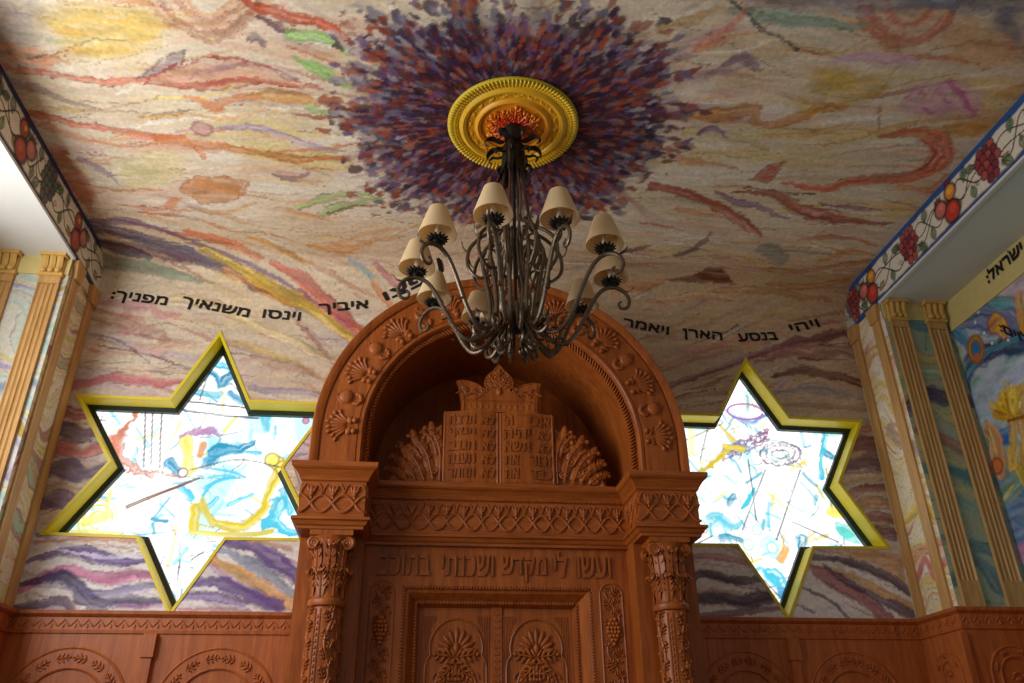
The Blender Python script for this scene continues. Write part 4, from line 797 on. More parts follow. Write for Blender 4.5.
def text_mesh(s):
    """flat letter outlines -> (vertices, faces); strokes of a glyph that overlap are filled one by one, counters stay open"""
    c = bpy.data.curves.new('letters', 'FONT'); c.body = s; c.size = 1; c.resolution_u = 3
    o = bpy.data.objects.new('letters', c); link(o); bpy.context.view_layer.update(); dg = bpy.context.evaluated_depsgraph_get()
    def polys():
        q = o.to_curve(dg).copy(); o.to_curve_clear(); return q
    ref = polys(); info = []
    for sp in ref.splines:
        P = [p.co[:2] for p in sp.bezier_points]; A = sum(P[i-1][0]*P[i][1]-P[i][0]*P[i-1][1] for i in range(len(P)))
        xs, ys = [p[0] for p in P], [p[1] for p in P]; info.append((A, min(xs), max(xs), min(ys), max(ys)))
    used = set(); groups = []
    for i, a in enumerate(sorted(range(len(info)), key=lambda i: -abs(info[i][0]))):
        if a in used: continue
        A = info[a]; g = [a]; used.add(a)
        for b_ in range(len(info)):
            B = info[b_]
            if b_ not in used and A[0]*B[0] < 0 and B[1] > A[1] and B[2] < A[2] and B[3] > A[3]-1e-4 and B[4] < A[4]: g.append(b_); used.add(b_)
        groups.append(g)
    V_, F_ = [], []
    for g in groups:
        q = ref.copy()
        for k in range(len(info)-1, -1, -1):
            if k not in g: q.splines.remove(q.splines[k])
        q.resolution_u = 3; q.dimensions = '2D'; q.fill_mode = 'BOTH' if not hasattr(q, 'extrude') else q.fill_mode
        t = bpy.data.objects.new('letters', q); link(t); bpy.context.view_layer.update(); me = bpy.data.meshes.new_from_object(t.evaluated_get(bpy.context.evaluated_depsgraph_get()))
        n_ = len(V_); V_ += [tuple(v.co) for v in me.vertices]; F_ += [tuple(i+n_ for i in p.vertices) for p in me.polygons]
        bpy.data.objects.remove(t); bpy.data.meshes.remove(me); bpy.data.curves.remove(q)
    bpy.data.objects.remove(o); bpy.data.curves.remove(c); bpy.data.curves.remove(ref)
    return np.array(V_), F_
def inscription(name, s, width, mat, parent, f, height=None, extrude=.0, bold=0., thick=(.0, .0)):
    """s in logical order; drawn reversed so it reads right to left. f(a, b, h): a 0..1 from left to right, b height in metres, h -1..1 through the relief"""
    v, F_ = text_mesh(s[::-1])
    x0, x1 = v[:, 0].min(), v[:, 0].max(); y0, y1 = v[:, 1].min(), v[:, 1].max(); k = width/(x1-x0); ky = k if height is None else height/(y1-y0)
    jit = random.Random(2); V_ = []; FF = []; n_ = len(v)
    if extrude:
        key = {}; rm = [key.setdefault((round(c[0], 4), round(c[1], 4)), i) for i, c in enumerate(v)]; cnt = {}
        for q in F_:
            for a_, b_ in zip(q, q[1:]+q[:1]):
                e_ = (rm[a_], rm[b_]); kk = (min(e_), max(e_)); cnt.setdefault(kk, []).append(e_)
        SD = [(l_[0][0], l_[0][1], l_[0][1]+n_, l_[0][0]+n_) for kk, l_ in cnt.items() if len(l_) == 1]
    offs = [(0, 0)]+([(thick[0], 0), (0, thick[1]), (thick[0], thick[1])] if thick[1] else [])
    for i, (dx, dy) in enumerate(offs):
        P2_ = lambda c, h: f((c[0]-x0+dx)/(x1-x0), (c[1]-y0+dy)*ky, h)
        if extrude:   # every facet at a slightly different chisel depth, so overlapping strokes of a glyph never coincide
            for q in F_:
                h_ = 1+.07*i+.09*jit.random(); b_ = len(V_); V_ += [P2_(v[j], h_) for j in q]; FF.append(tuple(range(b_, b_+len(q))))
            for q in SD:
                b_ = len(V_); V_ += [P2_(v[q[0]], 1.1), P2_(v[q[1]], 1.1), P2_(v[q[1]], -1), P2_(v[q[0]], -1)]; FF.append((b_, b_+1, b_+2, b_+3))
        else:
            base_ = len(V_); V_ += [P2_(c, .0008*i) for c in v]; FF += [tuple(j+base_ for j in q) for q in F_]
    me = bpy.data.meshes.new(name); me.from_pydata([tuple(q) for q in V_], [], FF); me.update()
    me.materials.append(mat); o = bpy.data.objects.new(name, me); link(o, parent); o['_o'] = [0, 0, 0]; return o
def wall_y(z):
    return YW if z <= ZC-RC else YW-RC+RC*math.sqrt(max(0, 1-((z-ZC+RC)/RC)**2))
# verse on the back wall: word (photo pixels of its left and right end, on the letter baseline)
for s, (u0, v0), (u1, v1) in (('ויהי', (792, 333), (820, 327)), ('בנסע', (739, 342), (778, 340)), ('הארן', (683, 337), (722, 341)), ('ויאמר', (623, 326), (668, 335)),
                              ('ויפצו', (386, 301), (442, 279)), ('איביך', (319, 313), (368, 309)), ('וינסו', (262, 318), (299, 321)), ('משנאיך', (180, 305), (247, 318)), ('מפניך:', (110, 299), (165, 306))):
    a = at(u0, v0, 1, YW-.004); b_ = at(u1, v1, 1, YW-.004); d = b_-a; L = d.length; d.normalize(); up = Vector((-d.z, 0, d.x))
    asc = 'ך' in s or 'ן' in s
    h_ = .085 if asc else .062
    def f(q, y, h, a=a, d=d, L=L, up=up, asc=asc):
        P_ = a+d*(q*L)+up*(y-(.020 if asc else 0)); P_.y = wall_y(P_.z)-.004-.0004*h*10; return P_
    inscription('painted_word', s, L, M['ink'], wall_back, f, height=h_, thick=(.04, .085))
# ochre frieze at the head of the side walls
for sgn, side in ((-1, 'left'), (1, 'right')):
    t = MB(); x0, x1 = sorted((sgn*(XS-.012), sgn*(XS+.01))); t.box((x0, 1.2 if sgn > 0 else 4.0, 4.29), (x1, YP, ZS)); x0, x1 = sorted((sgn*XN, sgn*XS)); t.box((x0, YP-.012, 4.37), (x1, YP+.01, ZS))
    fz = struct(t.build('trim_%d' % (3 if sgn < 0 else 4), plain('pale_ochre_frieze_paint_'+side, (214, 196, 128), .6), None, smooth=False))
    if sgn > 0:
        a = at(988, 283, 0, XS-.016); b_ = at(1023, 251, 0, XS-.016)
        f = lambda q, y, h, a=a, b_=b_: a+(b_-a)*q+Vector((-h, 0, y-.01))
        inscription('painted_word', 'ישׂראל:', abs(b_.y-a.y), M['ink'], fz, f, height=.085, thick=(.04, .085))
        a = at(1000, 329, 0, XS-.006); b_ = at(1030, 343, 0, XS-.006)
        f = lambda q, y, h, a=a, b_=b_: a+(b_-a)*q+Vector((-h, 0, y-.02))
        inscription('painted_word', 'לוים:', abs(b_.y-a.y), M['ink'], bpy.data.objects['wall_right_mural'], f, height=.075, thick=(.04, .085))
fl = MB(); fl.box((-XS-.3, -3.5, -.1), (XS+.3, YW+.1, 0)); struct(fl.build('floor', M['floor'], None, smooth=False))
w = MB(); w.box((-XS-.2, -3.62, 0), (XS+.2, -3.5, 2.0)); w.box((-XS-.2, -3.62, 4.2), (XS+.2, -3.5, 4.9)); w.box((-XS-.2, -3.62, 2.0), (-1.6, -3.5, 4.2)); w.box((1.6, -3.62, 2.0), (XS+.2, -3.5, 4.2)); struct(w.build('wall_rear', M['white'], None, smooth=False))

# ================================================================== CARVING HELPERS
def petal(mb, o, e1, e2, n, ang, r0, r1, w, h):
    d = e1*math.cos(ang)+e2*math.sin(ang); s_ = -e1*math.sin(ang)+e2*math.cos(ang)
    mb.ell(o+d*(r0+r1)/2, d*(r1-r0)/2, s_*w, n*h, 8, 6)
def shell(mb, o, e1, e2, n, R=.085, k=9, spread=1.9, h=.012):
    """fan of petals opening along e1, with two rolled buds at its root"""
    for i in range(k):
        a = (i/(k-1)-.5)*spread; L = R*(1-.16*abs(i/(k-1)-.5)*2)*(1 if i % 2 else .93)
        petal(mb, o, e1, e2, n, a, R*.16, L, R*.080, h)
        mb.ell(o+(e1*math.cos(a*1.08)+e2*math.sin(a*1.08))*L*.93+n*h*.25, nrm(e1*math.cos(a*1.6)+e2*math.sin(a*1.6))*R*.13, nrm(-e1*math.sin(a*1.6)+e2*math.cos(a*1.6))*R*.085, n*h*.9, 8, 5)
    for s_ in (-1, 1):
        petal(mb, o, e1, e2, n, s_*1.25, R*.05, R*.42, R*.13, h*1.2); mb.ball(o+e2*s_*R*.22-e1*R*.12+n*h*.5, R*.12, 8, 5)
def leafy(mb, o, d, s_, n, L, w, h=.008, lobes=4):
    """acanthus leaf: midrib with pairs of lobes"""
    for i in range(lobes):
        t = (i+.6)/lobes; ww = w*(1-.55*t)*(1.05 if i else .8)
        for q in (-1, 1):
            c = o+d*L*t*.9+s_*q*ww*.55; ax = nrm(d*.75+s_*q)*ww*.75; mb.ell(c, ax, np.cross(nrm(ax), n)*ww*.24, n*h, 8, 5)
    mb.ell(o+d*L*.5, d*L*.52, s_*w*.12, n*h*1.3, 8, 5); mb.ell(o+d*L*.95, d*L*.12, s_*w*.25, n*h, 8, 5)
def rope(mb, pts, r, pitch, n, skew=.9):
    P = np.asarray(pts, float); seg = np.linalg.norm(np.diff(P, axis=0), axis=1); cum = np.concatenate([[0], np.cumsum(seg)]); N = int(cum[-1]/pitch)
    for i in range(N):
        s_ = (i+.5)*pitch; k = min(np.searchsorted(cum, s_)-1, len(P)-2); t = (s_-cum[k])/(seg[k]+1e-9); c = P[k]*(1-t)+P[k+1]*t; T = nrm(P[k+1]-P[k]); B = nrm(np.cross(T, n))
        ax = nrm(B+T*skew)*r*1.25; mb.ell(c, ax, nrm(np.cross(ax, n))*pitch*.40, np.asarray(n)*r*.8, 6, 4)
def spiral(c, e1, e2, r, turns=1.6, a0=0, n=26, rmin=.15, ccw=1):
    return [c+(e1*math.cos(a0+ccw*2*PI*turns*t)+e2*math.sin(a0+ccw*2*PI*turns*t))*r*(1-(1-rmin)*t) for t in np.linspace(0, 1, n)]
EX, EY, EZ = V3(1, 0, 0), V3(0, 1, 0), V3(0, 0, 1); FN = V3(0, -1, 0)
# ================================================================== TORAH ARK
ark = thing('torah_ark', 'tall carved wooden torah ark with twin columns under a round arch, between the star windows', 'torah ark', (XA, YW-.4, 0))
YC = 4.44; YM = 4.78; YB = 4.62
for s_ in (-1, 1):
    mb = MB(); x0, x1 = sorted((XA+s_*.77, XA+s_*1.12)); mb.bbox((x0, YB, 0), (x1, YW-.001, 2.80)); mb.build('side_pier', M['wood'], ark)
mb = MB()   # centre field around the door, as a picture frame with an opening
ox, oz = .545, 2.575
mb.box((XA-.77, YM, 0), (XA-ox, YW-.002, 2.81)); mb.box((XA+ox, YM, 0), (XA+.77, YW-.002, 2.81)); mb.box((XA-ox, YM, oz), (XA+ox, YW-.002, 2.81))
# stepped bevel into the doors
ix, iz, yi = .445, 2.475, YM+.115
fr = [(ox, oz, YM), (ox-.012, oz-.012, YM+.012), (ox-.035, oz-.035, YM+.02), (ix+.03, iz+.03, YM+.07), (ix+.012, iz+.012, YM+.075), (ix, iz, yi)]
vs, f = [], []
for (x, z, y) in fr: vs += [(XA-x, y, 0), (XA-x, y, z), (XA+x, y, z), (XA+x, y, 0)]
for i in range(len(fr)-1):
    for k in range(3): a = 4*i+k; f.append((a, a+1, a+5, a+4))
mb.add(vs, f); mb.build('front_panel', M['wood'], ark, smooth=False)
mb = MB()
for x, z, y, r in ((ox-.008, oz-.008, YM+.004, .011), (ix+.020, iz+.020, YM+.070, .010)):
    mb = MB(); rope(mb, [(XA-x, y, .3), (XA-x, y, z)], r, .017, FN, -.8); rope(mb, [(XA-x, y, z), (XA+x, y, z)], r, .017, FN, -.8); rope(mb, [(XA+x, y, .3), (XA+x, y, z)], r, .017, FN, .8)
    mb.build('rope_moulding', M['carve'], ark)
# two door leaves
for s_ in (-1, 1):
    x0, x1 = sorted((XA+s_*.012, XA+s_*ix)); mb = MB(); mb.bbox((x0, yi+.002, .25), (x1, YW-.01, iz+.03)); cx_ = (x0+x1)/2
    d = mb.build('door', M['wood'], ark); d['_o'] = ark['_o']
    mb = MB()   # fine vertical reeding of the surround
    for q in np.arange(x0+.03, x1-.03, .0095):
        top = 2.43
        dx = abs(q-cx_); a_ = 2.33+math.sqrt(max(0, .15**2-dx**2))-.02 if dx < .15 else 0
        z0 = max(a_, .3) if dx < .15 else .3
        if top-z0 > .02: mb.tube([(q, yi, z0), (q, yi, top)], .0032, 5)
    mb.build('reeding', M['wood'], d)
    mb = MB()
    arc = [(cx_+.15*math.cos(t), yi-.002, 2.25+.165*math.sin(t)) for t in np.linspace(0, PI, 24)]
    arc = [(cx_+.172, yi-.002, .4), (cx_+.172, yi-.002, 2.15), (cx_+.165, yi-.002, 2.19), (cx_+.145, yi-.002, 2.215)]+arc+[(cx_-.145, yi-.002, 2.215), (cx_-.165, yi-.002, 2.19), (cx_-.172, yi-.002, 2.15), (cx_-.172, yi-.002, .4)]
    mb.tube(arc, .0065, 6)
    o = V3(cx_, yi-.004, 2.235)
    for i in range(9): petal(mb, o, EZ, EX, FN, (i-4)*.36, .035, .135-.012*abs(i-4)*.5, .014, .012)
    mb.ell(o+EZ*.02, EX*.018, EZ*.035, FN*.016)
    for q in (-1, 1):
        leafy(mb, o-EZ*.03, nrm(EX*q+EZ*.15), EZ, FN, .13, .055, .012); leafy(mb, o-EZ*.06, nrm(EX*q*.8-EZ*.8), nrm(EX*.7+EZ*q*.7), FN, .13, .05, .012)
        mb.tube([o+EX*q*.02-EZ*.04, o+EX*q*.09-EZ*.10, o+EX*q*.12-EZ*.19, o+EX*q*.06-EZ*.28, o-EZ*.34], .007, 6); mb.tube(spiral(o+EX*q*.09-EZ*.14, EX*q, EZ, .04, 1.3), .006, 6)
    for i in range(16): mb.ball(V3(cx_, yi-.006, 2.15)+V3(((i*7) % 5-2)*.018, 0, -.03*(i//4)), .012, 7, 5)
    for kz in range(3):
        for q in (-1, 1): leafy(mb, V3(cx_, yi-.004, 1.9-.35*kz), nrm(EX*q+EZ*.5), nrm(EZ-EX*q*.3), FN, .14, .06, .012)
    mb.build('fan_flower_carving', M['carve'], d)
mb = MB(); mb.bbox((XA-.030, yi-.010, .25), (XA+.030, yi+.02, iz+.01))
for z in np.arange(.35, 2.44, .036):
    for q in (-1, 1): mb.ell(V3(XA+q*.012, yi-.011, z), nrm(EX*q+EZ*.8)*.013, nrm(EX-EZ*q*.8)*.004, FN*.004, 6, 4)
mb.build('door_stile', M['wood'], ark)
# vine panels each side of the doors
for s_ in (-1, 1):
    xc = XA+s_*.655; mb = MB(); w_ = .066; zt = 2.585
    out = [(xc-w_, .4), (xc-w_, zt-.05)]+[(xc+w_*math.cos(t), zt-.05+w_*math.sin(t)) for t in np.linspace(PI, 0, 12)]+[(xc+w_, .4)]
    mb.tube([(x, YM-.001, z) for x, z in out], .006, 6)
    v = [(xc+.040*math.sin(z*19)*1., YM-.004, z) for z in np.arange(.45, zt-.02, .03)]; mb.tube(v, .0065, 6)
    k = 0
    for z in np.arange(.5, zt-.03, .055):
        q = 1 if k % 2 else -1; k += 1; mb.ball((xc+q*.045, YM-.006, z), .008, 6, 5)
        leafy(mb, V3(xc-q*.005, YM-.003, z), nrm(EX*q+EZ*.7), nrm(EZ-EX*q*.7), FN, .055, .030, .009, 3); mb.tube(spiral(V3(xc-q*.026, YM-.005, z+.03), EX, EZ, .016, 1.3, ccw=q), .0035, 5)
    for zc in (2.33, 1.85, 1.4, .95):
        for r_ in range(7):
            nn = (2, 3, 4, 4, 3, 2, 1)[r_]
            for c_ in range(nn): mb.ball((xc+(c_-(nn-1)/2)*.020, YM-.012, zc-(r_-3)*.022), .0125, 8, 6)
    mb.build('grapevine_panel', M['carve'], ark)
# Hebrew line over the doors
def to_parent(o, p):
    for v_ in o.data.vertices: v_.co -= Vector(p['_o'])
    o['_o'] = p['_o']
for word, xa, xb in (('ועשו', .462, .657), ('לי', .322, .398), ('מקדש', .013, .275), ('ושכנתי', -.332, -.033), ('בתוכם', -.694, -.400)):
    f = lambda a, y, h, xa=xa, xb=xb: Vector((XA+xa+(xb-xa)*a, YM+.001-.012*(h+1)/2, 2.630+y-(.028 if 'ק' in word else 0)))
    to_parent(inscription('carved_word', word, xb-xa, M['carve'], ark, f, height=.112 if not set('לק') & set(word) else .14, extrude=.5, thick=(.03, .05)), ark)
# entablature
plan = [(-1.12, YW), (-1.12, YC), (-.77, YC), (-.77, YM-.03), (.77, YM-.03), (.77, YC), (1.12, YC), (1.12, YW)]
plan = [(XA+a, b_) for a, b_ in plan]
mb = MB(); prof = [(-.06, 2.795), (.0, 2.797), (.002, 2.812), (.012, 2.818), (.022, 2.836), (.034, 2.842), (.034, 2.856), (.008, 2.866), (0, 2.868), (0, 3.060), (.010, 3.066), (.014, 3.078), (.022, 3.092), (.040, 3.118), (.050, 3.124), (.058, 3.134), (.060, 3.160), (-.03, 3.160)]
mb.sweep(plan, prof)
mb.prism([(a, b_) for a, b_ in plan], (0, 0, 3.155), (1, 0, 0), (0, 1, 0), (0, 0, .004)); mb.prism([(a, b_) for a, b_ in plan], (0, 0, 2.797), (1, 0, 0), (0, 1, 0), (0, 0, .004))
ent = mb.build('entablature', M['wood_h'], ark, smooth=False); ent['_o'] = ark['_o']
def frieze(mb, o, d, n, L, k, z0=2.874, z1=3.054):
    """interlaced arches with a tulip in each"""
    p_ = L/k; H = z1-z0
    for ph in (0, 1):
        pts = []
        for t in np.linspace(0, k, k*14+1):
            u = math.cos(PI*(t+ph)); zz = z0+H*(.34+.26*u) if True else 0
            x = t*p_+.0*u; pts.append(o+d*x+V3(0, 0, zz)+n*(.003+.002*math.cos(PI*t)))
        mb.tube(pts, .0085, 6)
    for i in range(k):
        for q in (-1, 1):   # shoulders rising to the top on both sides of the tulip
            c = curve([o+d*((i+.5+q*.5)*p_)+EZ*(z0+H*.60)+n*.003, o+d*((i+.5+q*.44)*p_)+EZ*(z0+H*.80)+n*.003, o+d*((i+.5+q*.30)*p_)+EZ*(z0+H*.95)+n*.003], 8); mb.tube(c, .006, 5)
        c = o+d*((i+.5)*p_)+n*.004
        mb.ell(c+EZ*(z0+H*.74), d*p_*.13, EZ*H*.16, n*.013, 8, 6); mb.ball(c+EZ*(z0+H*.62)+n*.003, p_*.11, 8, 5)
        for q in (-1, 1): mb.ell(c+EZ*(z0+H*.76)+d*q*p_*.13, nrm(EZ+d*q*.45)*H*.16, nrm(d-EZ*q*.45)*p_*.075, n*.012, 8, 5)
        mb.tube([c+EZ*(z0+H*.60), c+EZ*(z0+H*.48)], .005, 5)
mb = MB()
frieze(mb, V3(XA-.77, YM-.03, 0), EX, FN, 1.54, 15)
for s_ in (-1, 1):
    frieze(mb, V3(XA+s_*.945-.175, YC, 0), EX, FN, .35, 3)
    frieze(mb, V3(XA+s_*.77, YC, 0), EY, V3(-s_, 0, 0), YM-.03-YC, 3); frieze(mb, V3(XA+s_*1.12, YC, 0), EY, V3(s_, 0, 0), YW-YC, 5)
mb.build('tulip_frieze', M['carve'], ent)
mb = MB()
for z in (3.071,): rope(mb, [(XA-.75, YM-.044, z), (XA+.75, YM-.044, z)], .007, .016, FN, .8)
mb.build('beading', M['carve'], ent)
# columns
for s_ in (-1, 1):
    cx_ = XA+s_*.935; cy = YC+.105; base = [cx_, cy, 0]
    mb = MB(); mb.bbox((cx_-.115, cy-.10, 2.765), (cx_+.115, cy+.14, 2.797), .003); mb.build('abacus', M['wood'], ark); mb = MB(); mb.bbox((cx_-.13, cy-.13, 0), (cx_+.13, YB, .35)); mb.lathe([(.12, .35), (.125, .37), (.115, .40), (.095, .41), (.1, .43), (.088, .45), (.083, .46)], (cx_, cy, 0), 32)
    col = mb.build('column', M['wood'], ark); col['_o'] = ark['_o']
    mb = MB(); mb.lathe([(.080, .45), (.081, 1.4), (.080, 2.40), (.086, 2.405), (.088, 2.41)], (cx_, cy, 0), 36)
    for k in range(8):
        a0 = 2*PI*k/8+.35; pts = []; z = .5
        if k % 2 == 0:
            for z in np.arange(.5, 2.39, .025): a = a0+.20*math.sin(z*22+k); pts.append((cx_+.083*math.cos(a), cy+.083*math.sin(a), z))
            mb.tube(pts, .008, 6)
            for j, z in enumerate(np.arange(.52, 2.37, .045)):
                q = 1 if j % 2 else -1; a = a0+.20*q; n_ = V3(math.cos(a), math.sin(a), 0); t_ = V3(-math.sin(a), math.cos(a), 0); o = V3(cx_, cy, z)+n_*.082
                leafy(mb, o-t_*q*.01, nrm(t_*q*.35+EZ), nrm(t_-EZ*q*.35), n_, .06, .026, .010, 3); mb.ball(o+t_*q*.012+EZ*.045+n_*.004, .010, 7, 5)
        else:
            for dq in (-.16, .0, .16):
                a = a0+dq
                if dq: mb.tube([(cx_+.082*math.cos(a), cy+.082*math.sin(a), .5), (cx_+.082*math.cos(a), cy+.082*math.sin(a), 2.39)], .0045, 5)
                else:
                    for z in np.arange(.52, 2.38, .030): mb.ell((cx_+.082*math.cos(a), cy+.082*math.sin(a), z), V3(-math.sin(a), math.cos(a), 0)*.006, EZ*.012, V3(math.cos(a), math.sin(a), 0)*.006, 6, 4)
    mb.build('column_shaft', M['carve'], col)
    mb = MB(); mb.lathe([(.084, 2.400), (.096, 2.406), (.101, 2.420), (.099, 2.434), (.090, 2.442), (.084, 2.446), (.078, 2.47), (.076, 2.56), (.084, 2.66), (.104, 2.74), (.118, 2.765)], (cx_, cy, 0), 36)
    for k in range(8):
        a = 2*PI*k/8+PI/8; n_ = V3(math.cos(a), math.sin(a), 0); t_ = V3(-math.sin(a), math.cos(a), 0)
        for (z0, z1, r0, w_, off) in ((2.45, 2.585, .084, .032, 0), (2.50, 2.72, .086, .034, PI/8)):
            aa = a+off; n_ = V3(math.cos(aa), math.sin(aa), 0); t_ = V3(-math.sin(aa), math.cos(aa), 0); o = V3(cx_, cy, 0)
            prof = curve([(r0, z0), (r0+.002, z0+(z1-z0)*.5), (r0+.012, z1-.02), (r0+.028, z1), (r0+.034, z1-.016)], 14)
            pts = [o+n_*r+EZ*z for r, z in prof]; mb.ribbon(pts, [.5*w_, w_, w_*.9, w_*.7, .25*w_], t_, .006); mb.tube([q+n_*.004 for q in pts], [.005, .004, .003], 5)
            for j in range(3, 12, 2):
                for q in (-1, 1): mb.ell(pts[j]+t_*q*w_*.72+n_*.004, nrm(EZ+t_*q*.8)*.017, nrm(t_-EZ*q*.8)*.0055, n_*.006, 6, 4)
    for qx, qy in ((-1, -1), (1, -1), (-1, 1), (1, 1)):
        d = nrm(V3(qx*1., qy*.55, 0)); c = V3(cx_, cy, 2.727)+V3(qx*.088, qy*.075, 0)
        mb.tube(spiral(c, V3(qx, 0, 0), EZ, .033, 2.0, a0=1.6, ccw=-1), [.012, .010, .006], 8); mb.ball(c, .010, 8, 6); mb.ell(c+EY*.012, EX*.026, EZ*.026, EY*.012, 12, 6)
        mb.tube(curve([V3(cx_, cy+qy*.082, 2.60), V3(cx_+qx*.02, cy+qy*.092, 2.70), V3(cx_+qx*.055, cy+qy*.085, 2.757), c+EZ*.033], 10), [.006, .010, .012], 6)
    for q in (-1, 1):
        mb.ell(V3(cx_, cy+q*.095, 2.735), EX*.022, EZ*.026, EY*.012)
        for i in range(5): mb.ell(V3(cx_, cy-.092, 2.54+.03*i), EX*.007, EZ*.014, EY*.008, 6, 5)
    mb.build('column_capital', M['carve'], col)
# arch
ZA = 3.36; R0, R1 = .81, 1.105; YA_ = 4.47
def arcp(r, y, z=ZA, n=72, legs=True, zb=3.16):
    p_ = [(XA+r*math.cos(t), y, z+r*math.sin(t)) for t in np.linspace(0, PI, n)]
    return ([(XA+r, y, zb)]+p_+[(XA-r, y, zb)]) if legs else p_
def strip(mb, loops):
    k = len(loops[0]); vs = [q for l_ in loops for q in l_]; f = []
    for i in range(len(loops)-1):
        for j in range(k-1): a = i*k+j; f.append((a, a+1, a+k+1, a+k))
    mb.add(vs, f)
mb = MB()
strip(mb, [arcp(.785, YW+.25), arcp(.785, YA_+.10), arcp(.785, YA_+.085), arcp(R0-.004, YA_+.04), arcp(R0, YA_+.012), arcp(R0+.012, YA_), arcp(R0+.028, YA_), arcp(R0+.031, YA_+.006), arcp(R0+.036, YA_+.006), arcp(R0+.038, YA_),
           arcp(R1-.062, YA_), arcp(R1-.060, YA_+.008), arcp(R1-.052, YA_+.008), arcp(R1-.050, YA_-.004), arcp(R1-.030, YA_-.016), arcp(R1-.006, YA_-.018), arcp(R1, YA_-.010), arcp(R1, YW-.002)])
arch = mb.build('arch', M['wood'], ark); arch['_o'] = ark['_o']
mb = MB(); rope(mb, arcp(.795, YA_+.050, n=140), .028, .021, nrm(V3(0, -1, 0)), .75); mb.build('rope_moulding', M['carve'], arch)
mb = MB()
k = 0
for i in range(17):
    a = PI*(i+.5)/17 if False else PI-(math.radians(3)+math.radians(174)*i/16); e1 = V3(math.cos(a), 0, math.sin(a)); e2 = V3(-math.sin(a), 0, math.cos(a)); c = V3(XA, YA_-.001, ZA)
    if i % 2 == 0: shell(mb, c+e1*.885, e1, e2, FN, R=.150, k=8, spread=1.55, h=.013)
    else:
        m_ = c+e1*.955; mb.ell(m_, e1*.044, e2*.044, FN*.020, 18, 8); mb.tube([m_+(e1*math.cos(t)+e2*math.sin(t))*.046 for t in np.linspace(0, 2*PI, 20)], .004, 5)
        mb.ball(m_+e1*.052, .009, 7, 5)
        for q in (-1, 1): mb.ell(c+e1*.875+e2*q*.022, nrm(e1+e2*q)*.030, nrm(e2-e1*q)*.014, FN*.014); mb.ball(c+e1*.895+e2*q*.030, .014, 8, 5)
        mb.ball(c+e1*.865, .015, 8, 5)
mb.build('shell_carving', M['carve'], arch)
# niche back
mb = MB(); P2 = [(q[0]-XA, q[2]) for q in arcp(.79, 0)]; mb.prism(P2, (XA, YW+.245, 0), (1, 0, 0), (0, 0, 1), (0, .02, 0)); mb.bbox((XA-.80, YW-.01, 3.12), (XA+.80, YW+.26, 3.158))
mb.build('niche_back', M['wood'], ark)
# tablets
YT = 4.74
tab = None
for s_ in (-1, 1):
    mb = MB(); n_ = 14; P_ = []
    W_ = .345; z0, z1 = 3.162, 3.628
    xs = np.linspace(0, 1, n_)
    front = lambda t: YT-.012-.016*math.sin(PI*min(1, t*1.15))-(.010*(1-t))
    vs = []
    for t in xs:
        for z in (z0, z1): vs.append((XA+s_*W_*t, front(t), z+(.006*math.sin(PI*t) if z == z1 else 0)))
    for t in xs:
        for z in (z0, z1): vs.append((XA+s_*W_*t, YT+.05, z))
    f = []
    for i in range(n_-1):
        a = 2*i; b_ = 2*n_+2*i; f += [(a, a+2, a+3, a+1), (b_, b_+1, b_+3, b_+2), (a+1, a+3, b_+3, b_+1), (a, b_, b_+2, a+2)]
    f += [(2*n_-2, 4*n_-2, 4*n_-1, 2*n_-1)]; mb.add(vs, f)
    # raised border
    for pts in ([(t, z1-.014) for t in xs[1:]], [(t, z0+.012) for t in xs[1:]]):
        mb.ribbon([(XA+s_*W_*t, front(t)-.001, z) for t, z in pts], [.008], EZ, .005)
    for t in (.03, .975): mb.ribbon([(XA+s_*W_*t, front(t)-.001, z0), (XA+s_*W_*t, front(t)-.001, z1)], [.007], EX, .006)
    o = mb.build('tablet', M['wood'], ark); o['_o'] = ark['_o']; o['label'] = ('right' if s_ > 0 else 'left')+'-hand tablet of five carved Hebrew lines'
    FR = lambda x, front=front: front(abs(x-XA)/W_)
    rows = ('אנכי ה׳', 'לא יהיה', 'לא תשא', 'זכור את', 'כבד את') if s_ > 0 else ('לא תרצח', 'לא תנאף', 'לא תגנב', 'לא תענה', 'לא תחמד')
    for i, rr in enumerate(rows):
        zb = z1-.085-i*.086; a0 = .05 if s_ > 0 else .08; xa, xb = (XA+.030, XA+.318) if s_ > 0 else (XA-.310, XA-.030)
        ff = lambda a, y, h, xa=xa, xb=xb, zb=zb: Vector((xa+(xb-xa)*a, YT-.028-h*.9, zb+y))
        words = rr.split(' ')
        # first word at the right, second at the left edge of the line
        q = inscription('tablet_line', words[0], .09, M['carve'], o, lambda a, y, h, zb=zb, xb=xb, w0=(.13 if len(words[0]) > 2 else .082): Vector((xb-w0+w0*a, FR(xb-w0+w0*a)-.0075*(h+1)/2+.001, zb+y)), height=.060, extrude=.5, thick=(.04, .07)); to_parent(q, ark)
        wl = .05 if words[1] == 'ה׳' else (.155 if len(words[1]) > 2 else .085)
        q = inscription('tablet_line', words[1], wl, M['carve'], o, lambda a, y, h, zb=zb, xa=xa, wl=wl: Vector((xa+wl*a, FR(xa+wl*a)-.0075*(h+1)/2+.001, zb+y)), height=.060, extrude=.5, thick=(.04, .07)); to_parent(q, ark)
